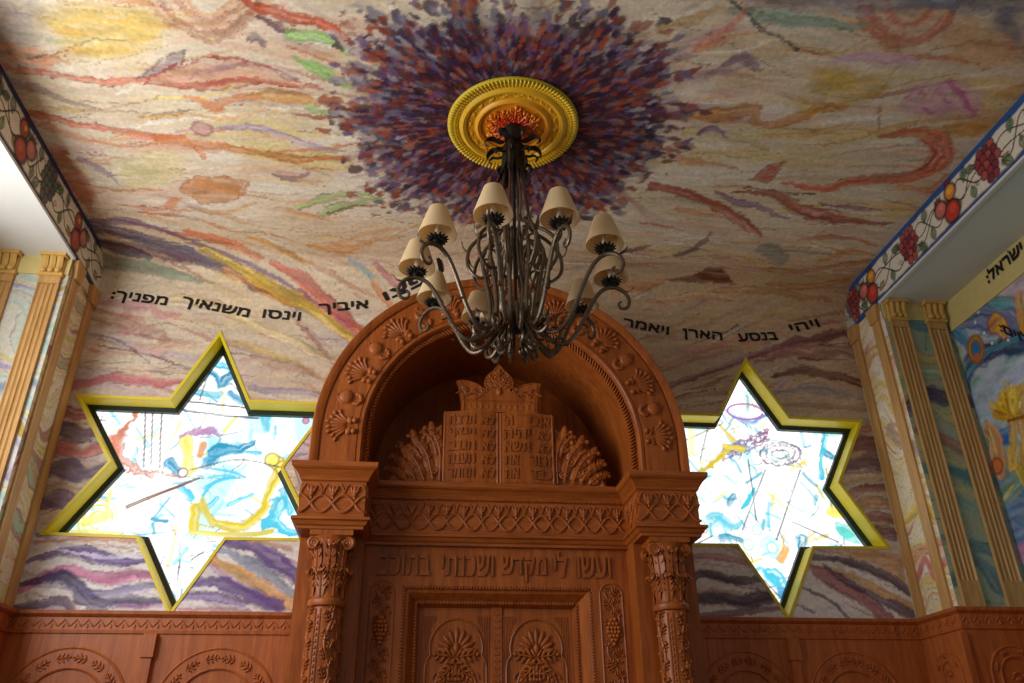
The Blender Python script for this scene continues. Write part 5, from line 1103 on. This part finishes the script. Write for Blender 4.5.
# crown
mb = MB()
half = [(0, 0), (.238, 0), (.240, .07), (.262, .19), (.272, .205), (.250, .210), (.215, .205), (.175, .195), (.140, .180), (.115, .160), (.100, .140), (.082, .135), (.070, .150), (.078, .165), (.092, .178), (.096, .205), (.085, .240), (.060, .270), (.035, .290), (.020, .315), (0, .335)]
poly = [(x, z) for x, z in half]+[(-x, z) for x, z in half[::-1] if x > 0]
poly = poly[1:] if poly[0] == (0, 0) else poly
mb.prism(poly, (XA, YT-.03, 3.632), (1, 0, 0), (0, 0, 1), (0, .045, 0))
crown = mb.build('crown', M['wood'], ark, smooth=False); crown['_o'] = ark['_o']; mb = MB()
o = V3(XA, YT-.031, 3.632)
mb.tube([o+EX*x+EZ*z for x, z in [(p[0]*.93, p[1]*.96+.006) for p in poly]], .0045, 5)
mb.ribbon([o+EX*x+EZ*.072 for x in np.linspace(-.24, .24, 8)], [.006], EZ, .006)
for q in (-1, 1):
    mb.tube(spiral(o+EX*q*.098+EZ*.148, EX*q, EZ, .022, 1.4, a0=2.4, ccw=-q), .005, 6)
    leafy(mb, o+EX*q*.02+EZ*.17, nrm(EX*q*.5+EZ), nrm(EX-EZ*q*.5), FN, .09, .05, .009); mb.tube(curve([o+EX*q*.10+EZ*.10, o+EX*q*.15+EZ*.13, o+EX*q*.21+EZ*.12, o+EX*q*.235+EZ*.17], 12), .006, 6)
    for t in range(5): leafy(mb, o+EX*q*(.11+.03*t)+EZ*(.105+.008*t), nrm(EX*q+EZ*(1.2 if t % 2 else -.4)), nrm(EZ-EX*q), FN, .045, .024, .008, 3)
leafy(mb, o+EZ*.16, EZ, EX, FN, .13, .05, .010); mb.ell(o+EZ*.14, EX*.02, EZ*.03, FN*.012)
for k in range(13): petal(mb, o+EX*(-.22+.0366*k)+EZ*.036, EZ, EX, FN, 0, -.02, .02, .010, .002)
mb.build('crown_carving', M['carve'], crown)
# carved leaf brackets beside the tablets
for s_ in (-1, 1):
    mb = MB(); o = V3(XA+s_*.350, YT+.012, 3.162); D = V3(s_, 0, 0)
    out = [(0, 0), (.318, 0), (.300, .030), (.285, .075), (.262, .105), (.250, .150), (.222, .178), (.232, .205), (.205, .235), (.172, .232), (.160, .270), (.125, .275), (.110, .315), (.070, .325), (.050, .365), (0, .385)]
    c = curve([(x, 0, z) for x, z in out[1:]], 60); poly = [(0, 0)]+[(q[0]+.006*math.sin(i*1.3), q[2]+.006*math.cos(i*1.3)) for i, q in enumerate(c)]
    mb.prism([(s_*x, z) for x, z in poly], o, (1, 0, 0), (0, 0, 1), (0, .03, 0))
    for (x0, z0, a, L, w_) in ((.01, .02, 1.45, .35, .062), (.05, .03, 1.20, .31, .062), (.10, .02, 1.02, .27, .06), (.15, .02, .85, .21, .055), (.20, .015, .62, .15, .045), (.03, .19, 1.1, .17, .045), (.12, .15, .9, .12, .04)):
        d = D*math.cos(a)+EZ*math.sin(a); sd = -D*math.sin(a)+EZ*math.cos(a); p0 = o+D*x0+EZ*z0; bend = curve([p0, p0+d*L*.5+sd*L*.06, p0+d*L*.85-sd*L*.02, p0+d*L-sd*L*.16], 16)
        for j in (3, 7, 11): mb.ell(bend[j], d*L*.24, sd*w_*(.62, .60, .42)[j//4], FN*.016, 12, 6)
        mb.tube([q+FN*.016 for q in bend], [.006, .005, .003], 6)
        for j in range(2, 14, 2):
            for q in (-1, 1): mb.tube([bend[j]+FN*.017, bend[j]+sd*q*w_*.28+d*w_*.20+FN*.014, bend[j]+sd*q*w_*.50+d*w_*.48+FN*.004], [.0045, .003], 5)
        mb.ball(bend[-1]+FN*.006, w_*.25, 8, 6)
    for i in range(3, 56, 6): q = c[i]; mb.ell(o+D*q[0]*.97+EZ*q[2]*.97, D*.020, EZ*.020, FN*.020, 10, 6); 
    for (x, z) in ((.045, .08), (.095, .16), (.14, .09), (.19, .10), (.06, .25), (.235, .05)): mb.tube(spiral(o+D*x+EZ*z+FN*.012, D, EZ, .026, 1.5, ccw=-s_), [.008, .005], 6)
    mb.build('acanthus_bracket', M['carve'], ark)
# ================================================================== WAINSCOT
def ring_panel(mb, c, e1, n, R, ri, zb, sq=1.):
    """carved round-headed ring; c centre, e1 horizontal direction, sq horizontal squash"""
    def loop(r, off, zlow): 
        a = [c+e1*(-r*sq)+n*off+EZ*(zlow-c[2])]+[c+e1*(-r*sq*math.cos(t))+EZ*r*math.sin(t)+n*off for t in np.linspace(0, PI, 28)]+[c+e1*r*sq+n*off+EZ*(zlow-c[2])]
        return a
    for r in (R, ri): mb.tube(loop(r, .004, zb), .008, 6)
    strip(mb, [loop(R, .006, zb), loop(ri, .006, zb)])
    k = max(3, int(R*26))
    for i in range(k):
        t = PI*(i+.5)/k; d = -e1*math.cos(t)*sq+EZ*math.sin(t); tt = nrm(e1*math.sin(t)*sq+EZ*math.cos(t)); q = 1 if t < PI/2 else -1
        leafy(mb, c+d*(R+ri)/2-tt*q*.03+n*.008, -tt*-q, nrm(d), n, .075*min(1, R/.25), (R-ri)*.30, .007, 3)
    # rosette inside the ring
    for i in range(7): petal(mb, c+n*.004-EZ*.02, EZ, e1, n, (i-3)*.45, .03, ri*.45, ri*.07, .010)
    mb.ell(c+n*.004-EZ*.02, e1*ri*.25*sq, EZ*ri*.12, n*.012)
def wainscot(sgn):
    side = 'left' if sgn < 0 else 'right'
    th = thing('wainscot', ('carved wooden wainscot with round-headed panels below the left star window' if sgn < 0 else 'carved wooden wainscot with round-headed panels below the right star window'), 'wainscot', (sgn*1.9, YW-.03, 0))
    pl = [(1.145, 4.95), (XN-.03, 4.95), (XN-.03, YP-.03), (XS-.03, YP-.03), (XS-.03, 1.6 if sgn > 0 else 2.0)]
    if sgn < 0: pl = [(-x, y) for x, y in pl][::-1]
    mb = MB(); mb.sweep(pl, [(0, 0), (0, 2.325), (.010, 2.328), (.012, 2.342), (.004, 2.346), (.004, 2.412), (.012, 2.416), (.026, 2.428), (.028, 2.446), (-.024, 2.448), (-.024, 0)]); mb.build('wainscot_body', M['wains'], th, smooth=False)
    mb = MB()   # leaf chain in the frieze band
    for i in range(len(pl)-1):
        a, b_ = np.array(pl[i]+(0,)), np.array(pl[i+1]+(0,)); L = np.linalg.norm(b_-a); d = (b_-a)/L; n = V3(d[1], -d[0], 0); k = int(L/.062)
        for j in range(k):
            c = a+d*(j+.5)*L/k+EZ*2.379+n*.004
            for q in (-1, 1): mb.ell(c+d*q*.015+EZ*.002, nrm(EZ+d*-q*.9)*.030, nrm(d+EZ*q*.9)*.0055, n*.007, 6, 4)
            mb.ell(c-EZ*.014, d*.006, EZ*.014, n*.007, 6, 4)
    mb.build('leaf_frieze', M['wains'], th)
    xs = [1.49, 2.15] if sgn > 0 else [1.50, 2.275]
    cz = 1.935
    n = FN
    for x in xs:
        mb = MB(); ring_panel(mb, V3(sgn*x, 4.95, cz), EX, FN, .318, .215, .5, 1 if sgn < 0 else .92); mb.build('carved_arch_panel', M['wains'], th)
    x = 1.885 if sgn < 0 else 1.80
    mb = MB(); mb.bbox((sgn*x-.026, 4.918, .1), (sgn*x+.026, 4.952, 2.2)); mb.bbox((sgn*x-.034, 4.910, 2.20), (sgn*x+.034, 4.952, 2.325), .003); mb.build('panel_stile', M['wains'], th)
    mb = MB(); ring_panel(mb, V3(sgn*(XN-.03), (4.95+YP-.03)/2, 2.12), EY, V3(-sgn, 0, 0), .105, .06, .5, 1.1); mb.build('narrow_arch_panel', M['wains'], th)
    mb = MB(); ring_panel(mb, V3(sgn*(XN+XS-.06)/2+sgn*.02, YP-.03, 2.08), EX, FN, .155, .10, .5, 1.); mb.build('narrow_arch_panel', M['wains'], th)
    mb = MB(); mb.bbox((min(sgn*(XN-.06), sgn*(XN-.02)), YP-.045, .1), (max(sgn*(XN-.06), sgn*(XN-.02)), YP-.028, 2.31)); mb.build('corner_bead', M['wains'], th)
    return th
for s_ in (-1, 1): wainscot(s_)
# ================================================================== PILASTERS
def flat_pilaster(o, e1, n, w_, z0, z1, label, group=None):
    t = thing('pilaster', label, 'pilaster', tuple(o)); O = np.asarray(o, float)
    mb = MB()
    mb.prism([(-w_/2, 0), (w_/2, 0), (w_/2, z1-z0-.12), (-w_/2, z1-z0-.12)], O, e1, EZ, n*.016); mb.build('shaft', M['pil'], t, smooth=False)
    mb = MB(); 
    mb.prism([(-w_*.5, 0), (w_*.5, 0), (w_*.62, .05), (w_*.75, .09), (w_*.75, .12), (-w_*.75, .12), (-w_*.75, .09), (-w_*.62, .05)], O+EZ*(z1-z0-.12), e1, EZ, n*.030); mb.build('capital', M['pil'], t, smooth=False)
    return t
def fluted_pilaster(o, e1, n, w_, z0, z1, label):
    t = thing('fluted_pilaster', label, 'pilaster', tuple(o)); O = np.asarray(o, float); H = z1-z0; capH = .15
    mb = MB(); k = 4; prof = []
    # fluted section: ridges between grooves
    N = 40
    for i in range(N+1):
        u = i/N; x = (u-.5)*w_; ph = (u-.06)/.88*k; g = abs(math.sin(PI*ph)) if 0 <= ph <= k else 0; prof.append((x, .022-.011*(g**.6)))
    prof = [(-w_/2, 0)]+prof+[(w_/2, 0)]
    vs = [O+e1*x+n*y+EZ*z for z in (.16, H-capH-.05) for x, y in prof]; m_ = len(prof); mb.add(vs, [(i, i+1, i+1+m_, i+m_) for i in range(m_-1)])
    mb.prism([(-w_/2, 0), (w_/2, 0), (w_/2, .16), (-w_/2, .16)], O, e1, EZ, n*.024); mb.prism([(-w_/2, 0), (w_/2, 0), (w_/2, .05), (-w_/2, .05)], O+EZ*(H-capH-.05), e1, EZ, n*.024)
    mb.build('fluted_shaft', M['pil'], t)
    mb = MB(); z = H-capH
    mb.prism([(-w_*.56, 0), (w_*.56, 0), (w_*.56, .02), (-w_*.56, .02)], O+EZ*z, e1, EZ, n*.036)
    for i in range(3):   # three hanging scrolls of the bracket capital
        x = (i-1)*w_*.34; c = [O+e1*x+EZ*(z+a)+n*b_ for a, b_ in ((.02, .030), (.04, .040), (.075, .040), (.11, .050), (.128, .055))]; mb.ribbon(c, [w_*.15], e1, .014); mb.ell(O+e1*x+EZ*(z+.032)+n*.046, e1*w_*.15, EZ*.016, n*.014)
    mb.prism([(-w_*.52, 0), (w_*.52, 0), (w_*.52, .11), (-w_*.52, .11)], O+EZ*(z+.02), e1, EZ, n*.030)
    mb.prism([(-w_*.60, 0), (w_*.60, 0), (w_*.60, .022), (-w_*.60, .022)], O+EZ*(z+.128), e1, EZ, n*.068)
    mb.build('bracket_capital', M['cap'], t, smooth=False)
    return t
for sgn, side, other in ((-1, 'left', 'left'), (1, 'right', 'right')):
    n = V3(-sgn, 0, 0)
    flat_pilaster((sgn*XN, 4.925, ZW), EY, n, .085, ZW, ZS, 'plain gilded strip in the inner corner beside the %s star window' % side)
    flat_pilaster((sgn*XN, 4.645, ZW), EY, n, .090, ZW, ZS, 'plain gilded strip near the outer edge of the %s pier return' % side)
    fluted_pilaster((sgn*(XN+.095), YP, ZW), EX, FN, .125, ZW, ZS, 'fluted gilded pilaster next to the %s pier edge, its foot on the wainscot' % side)
    fluted_pilaster((sgn*(XN+.37), YP, ZW), EX, FN, .130, ZW, ZS, 'fluted gilded pilaster at the far %s of the %s pier front' % (side, side) if sgn > 0 else 'fluted gilded pilaster at the left edge of the photo')

# ================================================================== CEILING MEDALLION
med = thing('ceiling_medallion', 'round gold and vermilion plaster medallion on the ceiling above the chandelier', 'ceiling medallion', (MED[0], MED[1], ZC))
mb = MB(); R = .364
prof = [(R-.01, 0), (R, -.006), (R, -.016), (R-.010, -.024), (R-.040, -.026), (R-.062, -.018), (R-.070, -.026), (R-.086, -.032), (R-.102, -.026), (R-.108, -.014), (R-.150, -.014), (R-.156, -.024), (R-.168, -.030), (R-.182, -.024), (R-.186, -.012), (.10, -.014), (.05, -.022), (0, -.022)]
mb.lathe(prof, (MED[0], MED[1], ZC), 96); mo = mb.build('rosette_disc', M['medal'], med); mb = MB()
C0 = V3(MED[0], MED[1], ZC); DN = V3(0, 0, -1)
for k in range(104):
    a = 2*PI*k/104; e = V3(math.cos(a), math.sin(a), 0); t_ = V3(-math.sin(a), math.cos(a), 0)
    mb.ell(C0+e*(R-.018)+DN*.026, e*.015, t_*.0072, DN*.010, 8, 5); mb.ell(C0+e*(R-.040)+DN*.024, e*.009, t_*.006, DN*.009, 6, 4); mb.ell(C0+e*(R-.054)+DN*.020, e*.005, t_*.008, DN*.007, 6, 4)
mb.build('egg_and_dart_ring', M['medal'], med); mb = MB()
for k in range(20):
    a = 2*PI*k/20; e = V3(math.cos(a), math.sin(a), 0); t_ = V3(-math.sin(a), math.cos(a), 0); o = C0+e*(R-.129)+DN*.014
    mb.ell(o, t_*.020, e*.010, DN*.007, 8, 5); mb.tube(spiral(o+t_*.030, t_, e, .012, 1.3), .003, 5)
    for q in (-1, 1): mb.ell(o+t_*q*.018+e*.008, nrm(t_*q+e)*.012, nrm(e-t_*q)*.004, DN*.006, 6, 4)
mb.build('scroll_ring', M['medal'], med); mb = MB()
for k in range(12):
    a = 2*PI*k/12; e = V3(math.cos(a), math.sin(a), 0); t_ = V3(-math.sin(a), math.cos(a), 0)
    leafy(mb, C0+e*.03+DN*.018, e, t_, DN, .125 if k % 2 else .105, .045, .012, 5)
for k in range(60):
    a = k*2.4; r = .022*math.sqrt(k)*.9; e = V3(math.cos(a), math.sin(a), 0)
    mb.ell(C0+e*r+DN*.024, nrm(e+V3(.1, 0, 0))*.010, np.cross(e, DN)*.005, DN*.012, 6, 4)
mb.build('acanthus_centre', M['medal'], med)
# ================================================================== CHANDELIER
HX, HY = MED[0]+.0, MED[1]
ch = thing('chandelier', 'wrought iron chandelier with ten cream cone shades hanging from the gold ceiling medallion', 'chandelier', (HX, HY, ZC-.02))
def rz(prof, a, off=0.):
    e = V3(math.cos(a), math.sin(a), 0); t_ = V3(-math.sin(a), math.cos(a), 0); o = V3(HX, HY, EYE)
    return [o+e*p_[0]+EZ*p_[1]+t_*(off+(p_[2] if len(p_) > 2 else 0)) for p_ in prof]
mb = MB(); mb.lathe([(.030, 3.196), (.050, 3.190), (.054, 3.172), (.050, 3.150), (.044, 3.120), (.040, 3.08), (.030, 3.05)], (HX, HY, EYE), 24); mb.lathe([(.009, 3.06), (.009, 2.0), (.03, 1.985), (.045, 1.96), (.03, 1.94), (.018, 1.92), (.022, 1.90), (.0, 1.885)], (HX, HY, EYE), 16)
mb.build('canopy', M['irond'], ch)
for k in range(8):
    a = 2*PI*k/8+.2; mb = MB()
    c = curve([(.036, 3.13), (.052, 3.08), (.085, 3.075), (.125, 3.085), (.155, 3.065), (.160, 3.035), (.140, 3.025)], 16); mb.ribbon(rz(c, a), [.009, .018, .021, .014, .004], (-math.sin(a), math.cos(a), 0), .006)
    c = curve([(.040, 3.06), (.055, 3.00), (.085, 2.985), (.115, 2.990), (.130, 2.965), (.120, 2.945)], 14); mb.ribbon(rz(c, a+.39), [.006, .011, .012, .003], (-math.sin(a+.39), math.cos(a+.39), 0), .005)
    mb.tube(rz(c, a+.39), .005, 5)
    c = curve([(.034, 3.10), (.056, 3.02), (.060, 2.92), (.078, 2.85), (.098, 2.83)], 14); mb.ribbon(rz(c, a+.2), [.012, .024, .022, .014, .004], (-math.sin(a+.2), math.cos(a+.2), 0), .006)
    mb.build('canopy_leaf', M['irond'], ch)
for k in range(8):
    a = 2*PI*k/8+PI/10; mb = MB()
    c = curve([(.040, 3.10), (.062, 2.98), (.058, 2.80), (.075, 2.60), (.125, 2.44), (.140, 2.32), (.095, 2.16), (.050, 2.02), (.060, 1.95)], 40) if k % 2 else curve([(.036, 3.08), (.045, 2.9), (.066, 2.76), (.082, 2.66), (.060, 2.52), (.035, 2.40), (.055, 2.25), (.085, 2.1), (.060, 1.97)], 40)
    mb.tube(rz(c, a), .0072, 7); mb.build('stem_rod', M['iron'], ch)
for k in range(10):   # openwork scrolls of the cage
    a = 2*PI*k/10; mb = MB()
    c = curve([(.060, 2.56), (.095, 2.50), (.175, 2.44), (.232, 2.36), (.236, 2.26), (.185, 2.20), (.125, 2.215), (.105, 2.27), (.140, 2.31), (.175, 2.29)], 40); mb.tube(rz(c, a), [.009, .010, .008, .005], 7)
    c = curve([(.105, 2.27), (.130, 2.36), (.125, 2.43), (.085, 2.45), (.075, 2.40), (.100, 2.385)], 24); mb.tube(rz(c, a, .01), .006, 6)
    mb.ribbon(rz(curve([(.232, 2.34), (.262, 2.37), (.272, 2.41)], 6), a), [.012, .012, .003], (-math.sin(a), math.cos(a), 0), .004)
    mb.build('cage_scroll', M['iron'], ch)
for k in range(10):   # low curls round the foot
    a = 2*PI*k/10+PI/10; mb = MB()
    c = curve([(.050, 2.04), (.085, 1.93), (.120, 1.875), (.170, 1.835), (.212, 1.850), (.215, 1.89), (.180, 1.905), (.165, 1.88)], 30); mb.tube(rz(c, a), [.010, .011, .009, .005], 7)
    c = curve([(.045, 1.99), (.070, 1.90), (.105, 1.835), (.080, 1.810), (.060, 1.83), (.072, 1.85)], 20); mb.tube(rz(c, a+.2), [.009, .009, .005], 6)
    mb.ribbon(rz(curve([(.10, 1.90), (.155, 1.90), (.19, 1.93), (.20, 1.965)], 8), a+.15), [.006, .016, .012, .003], (-math.sin(a), math.cos(a), 0), .004)
    mb.build('foot_curl', M['iron'], ch)
def arm(k):
    a = -PI/2+PI/10+2*PI*k/10-.0076; mb = MB()
    c = curve([(.150, 2.36), (.165, 2.30), (.150, 2.20), (.125, 2.06), (.130, 1.93), (.175, 1.860), (.240, 1.850), (.305, 1.925), (.385, 2.085), (.440, 2.160), (.500, 2.182), (.552, 2.158), (.575, 2.110), (.560, 2.066), (.528, 2.062), (.520, 2.088), (.534, 2.100)], 74)
    mb.tube(rz(c, a), [.009, .011, .011, .011, .009, .006], 8)
    mb.ribbon(rz(curve([(.235, 1.852), (.215, 1.885), (.225, 1.925), (.255, 1.935)], 8), a), [.004, .014, .012, .003], (-math.sin(a), math.cos(a), 0), .004)
    mb.ribbon(rz(curve([(.555, 2.157), (.585, 2.165), (.604, 2.190)], 6), a), [.010, .010, .002], (-math.sin(a), math.cos(a), 0), .004)
    mb.ribbon(rz(curve([(.330, 1.97), (.350, 1.95), (.375, 1.965)], 6), a), [.008, .010, .002], (-math.sin(a), math.cos(a), 0), .004)
    ar_ = mb.build('arm', M['iron'], ch); ar_['_o'] = ch['_o']
    c0 = rz([(.490, 0)], a)[0]; q = (c0[0], c0[1], EYE)
    mb = MB(); mb.lathe([(.008, 2.180), (.014, 2.188), (.010, 2.196), (.022, 2.204), (.032, 2.214), (.034, 2.222), (.014, 2.224)], q, 16)
    for i in range(14):
        t = 2*PI*i/14; e = V3(math.cos(t), math.sin(t), 0); o = V3(*q)
        mb.ell(o+e*.038+EZ*2.214, nrm(e+EZ*.35)*.020, np.cross(e, EZ)*.008, EZ*.005, 6, 4); mb.ell(o+e*.030+EZ*2.203, nrm(e-EZ*.3)*.016, np.cross(e, EZ)*.007, EZ*.004, 6, 4)
    mb.build('drip_cup', M['irond'], ar_)
    mb = MB(); mb.lathe([(.013, 2.220), (.0135, 2.272), (.010, 2.276)], q, 14); mb.lathe([(.009, 2.276), (.016, 2.295), (.017, 2.315), (.010, 2.345), (.003, 2.365)], q, 14); mb.build('candle_lamp', M['candle'], ar_)
    mb = MB(); mb.lathe([(.0895, 2.238), (.0915, 2.238), (.0915, 2.241), (.0465, 2.388), (.0445, 2.388), (.0895, 2.240)], q, 36)
    v = np.concatenate(mb.v); 
    mb2 = MB(); n_ = 36; vs = []
    for (r, z) in ((.0890, 2.236), (.0915, 2.236), (.0915, 2.242), (.0455, 2.389), (.0435, 2.389), (.0435, 2.386), (.0890, 2.241)):
        for i in range(n_): t = 2*PI*i/n_; vs.append((q[0]+r*math.cos(t), q[1]+r*math.sin(t), q[2]+z))
    f = [];  m_ = 7
    for j in range(m_):
        for i in range(n_): a_ = j*n_+i; b_ = j*n_+(i+1) % n_; c_ = ((j+1) % m_)*n_; f.append((a_, b_, c_+(i+1) % n_, c_+i))
    mb2.add(vs, f); mb2.build('lamp_shade', M['shade'], ar_)
for k in range(10): arm(k)
# ================================================================== LIGHT
def area(name, loc, target, sx, sy, power, col):
    d = bpy.data.lights.new(name, 'AREA'); d.shape = 'RECTANGLE'; d.size = sx; d.size_y = sy; d.energy = power; d.color = col
    o = bpy.data.objects.new(name, d); o.location = loc; o.rotation_euler = (Vector(target)-Vector(loc)).to_track_quat('-Z', 'Y').to_euler(); link(o); return o
area('daylight_left_window', (-XS-.08, 2.55, 2.95), (0, 2.55, 2.95), 2.8, 2.6, 152, (1, .985, .955))
area('rear_fill_lamp', (0, -3.55, 3.1), (0, 0, 3.1), 3.1, 2.1, 8, (.95, .97, 1))  # weak fill lamp added behind the camera, shaped like a window
w = bpy.data.worlds.new('daylight'); S.world = w; w.use_nodes = True; bg = w.node_tree.nodes['Background']; bg.inputs[0].default_value = (.8, .88, 1, 1); bg.inputs[1].default_value = .12
S.view_settings.view_transform = 'Standard'; S.view_settings.look = 'None'; S.view_settings.gamma = 1; S.view_settings.use_curve_mapping = False
S.view_settings.exposure = 0.0
for o in S.objects:
    if '_o' in o: del o['_o']
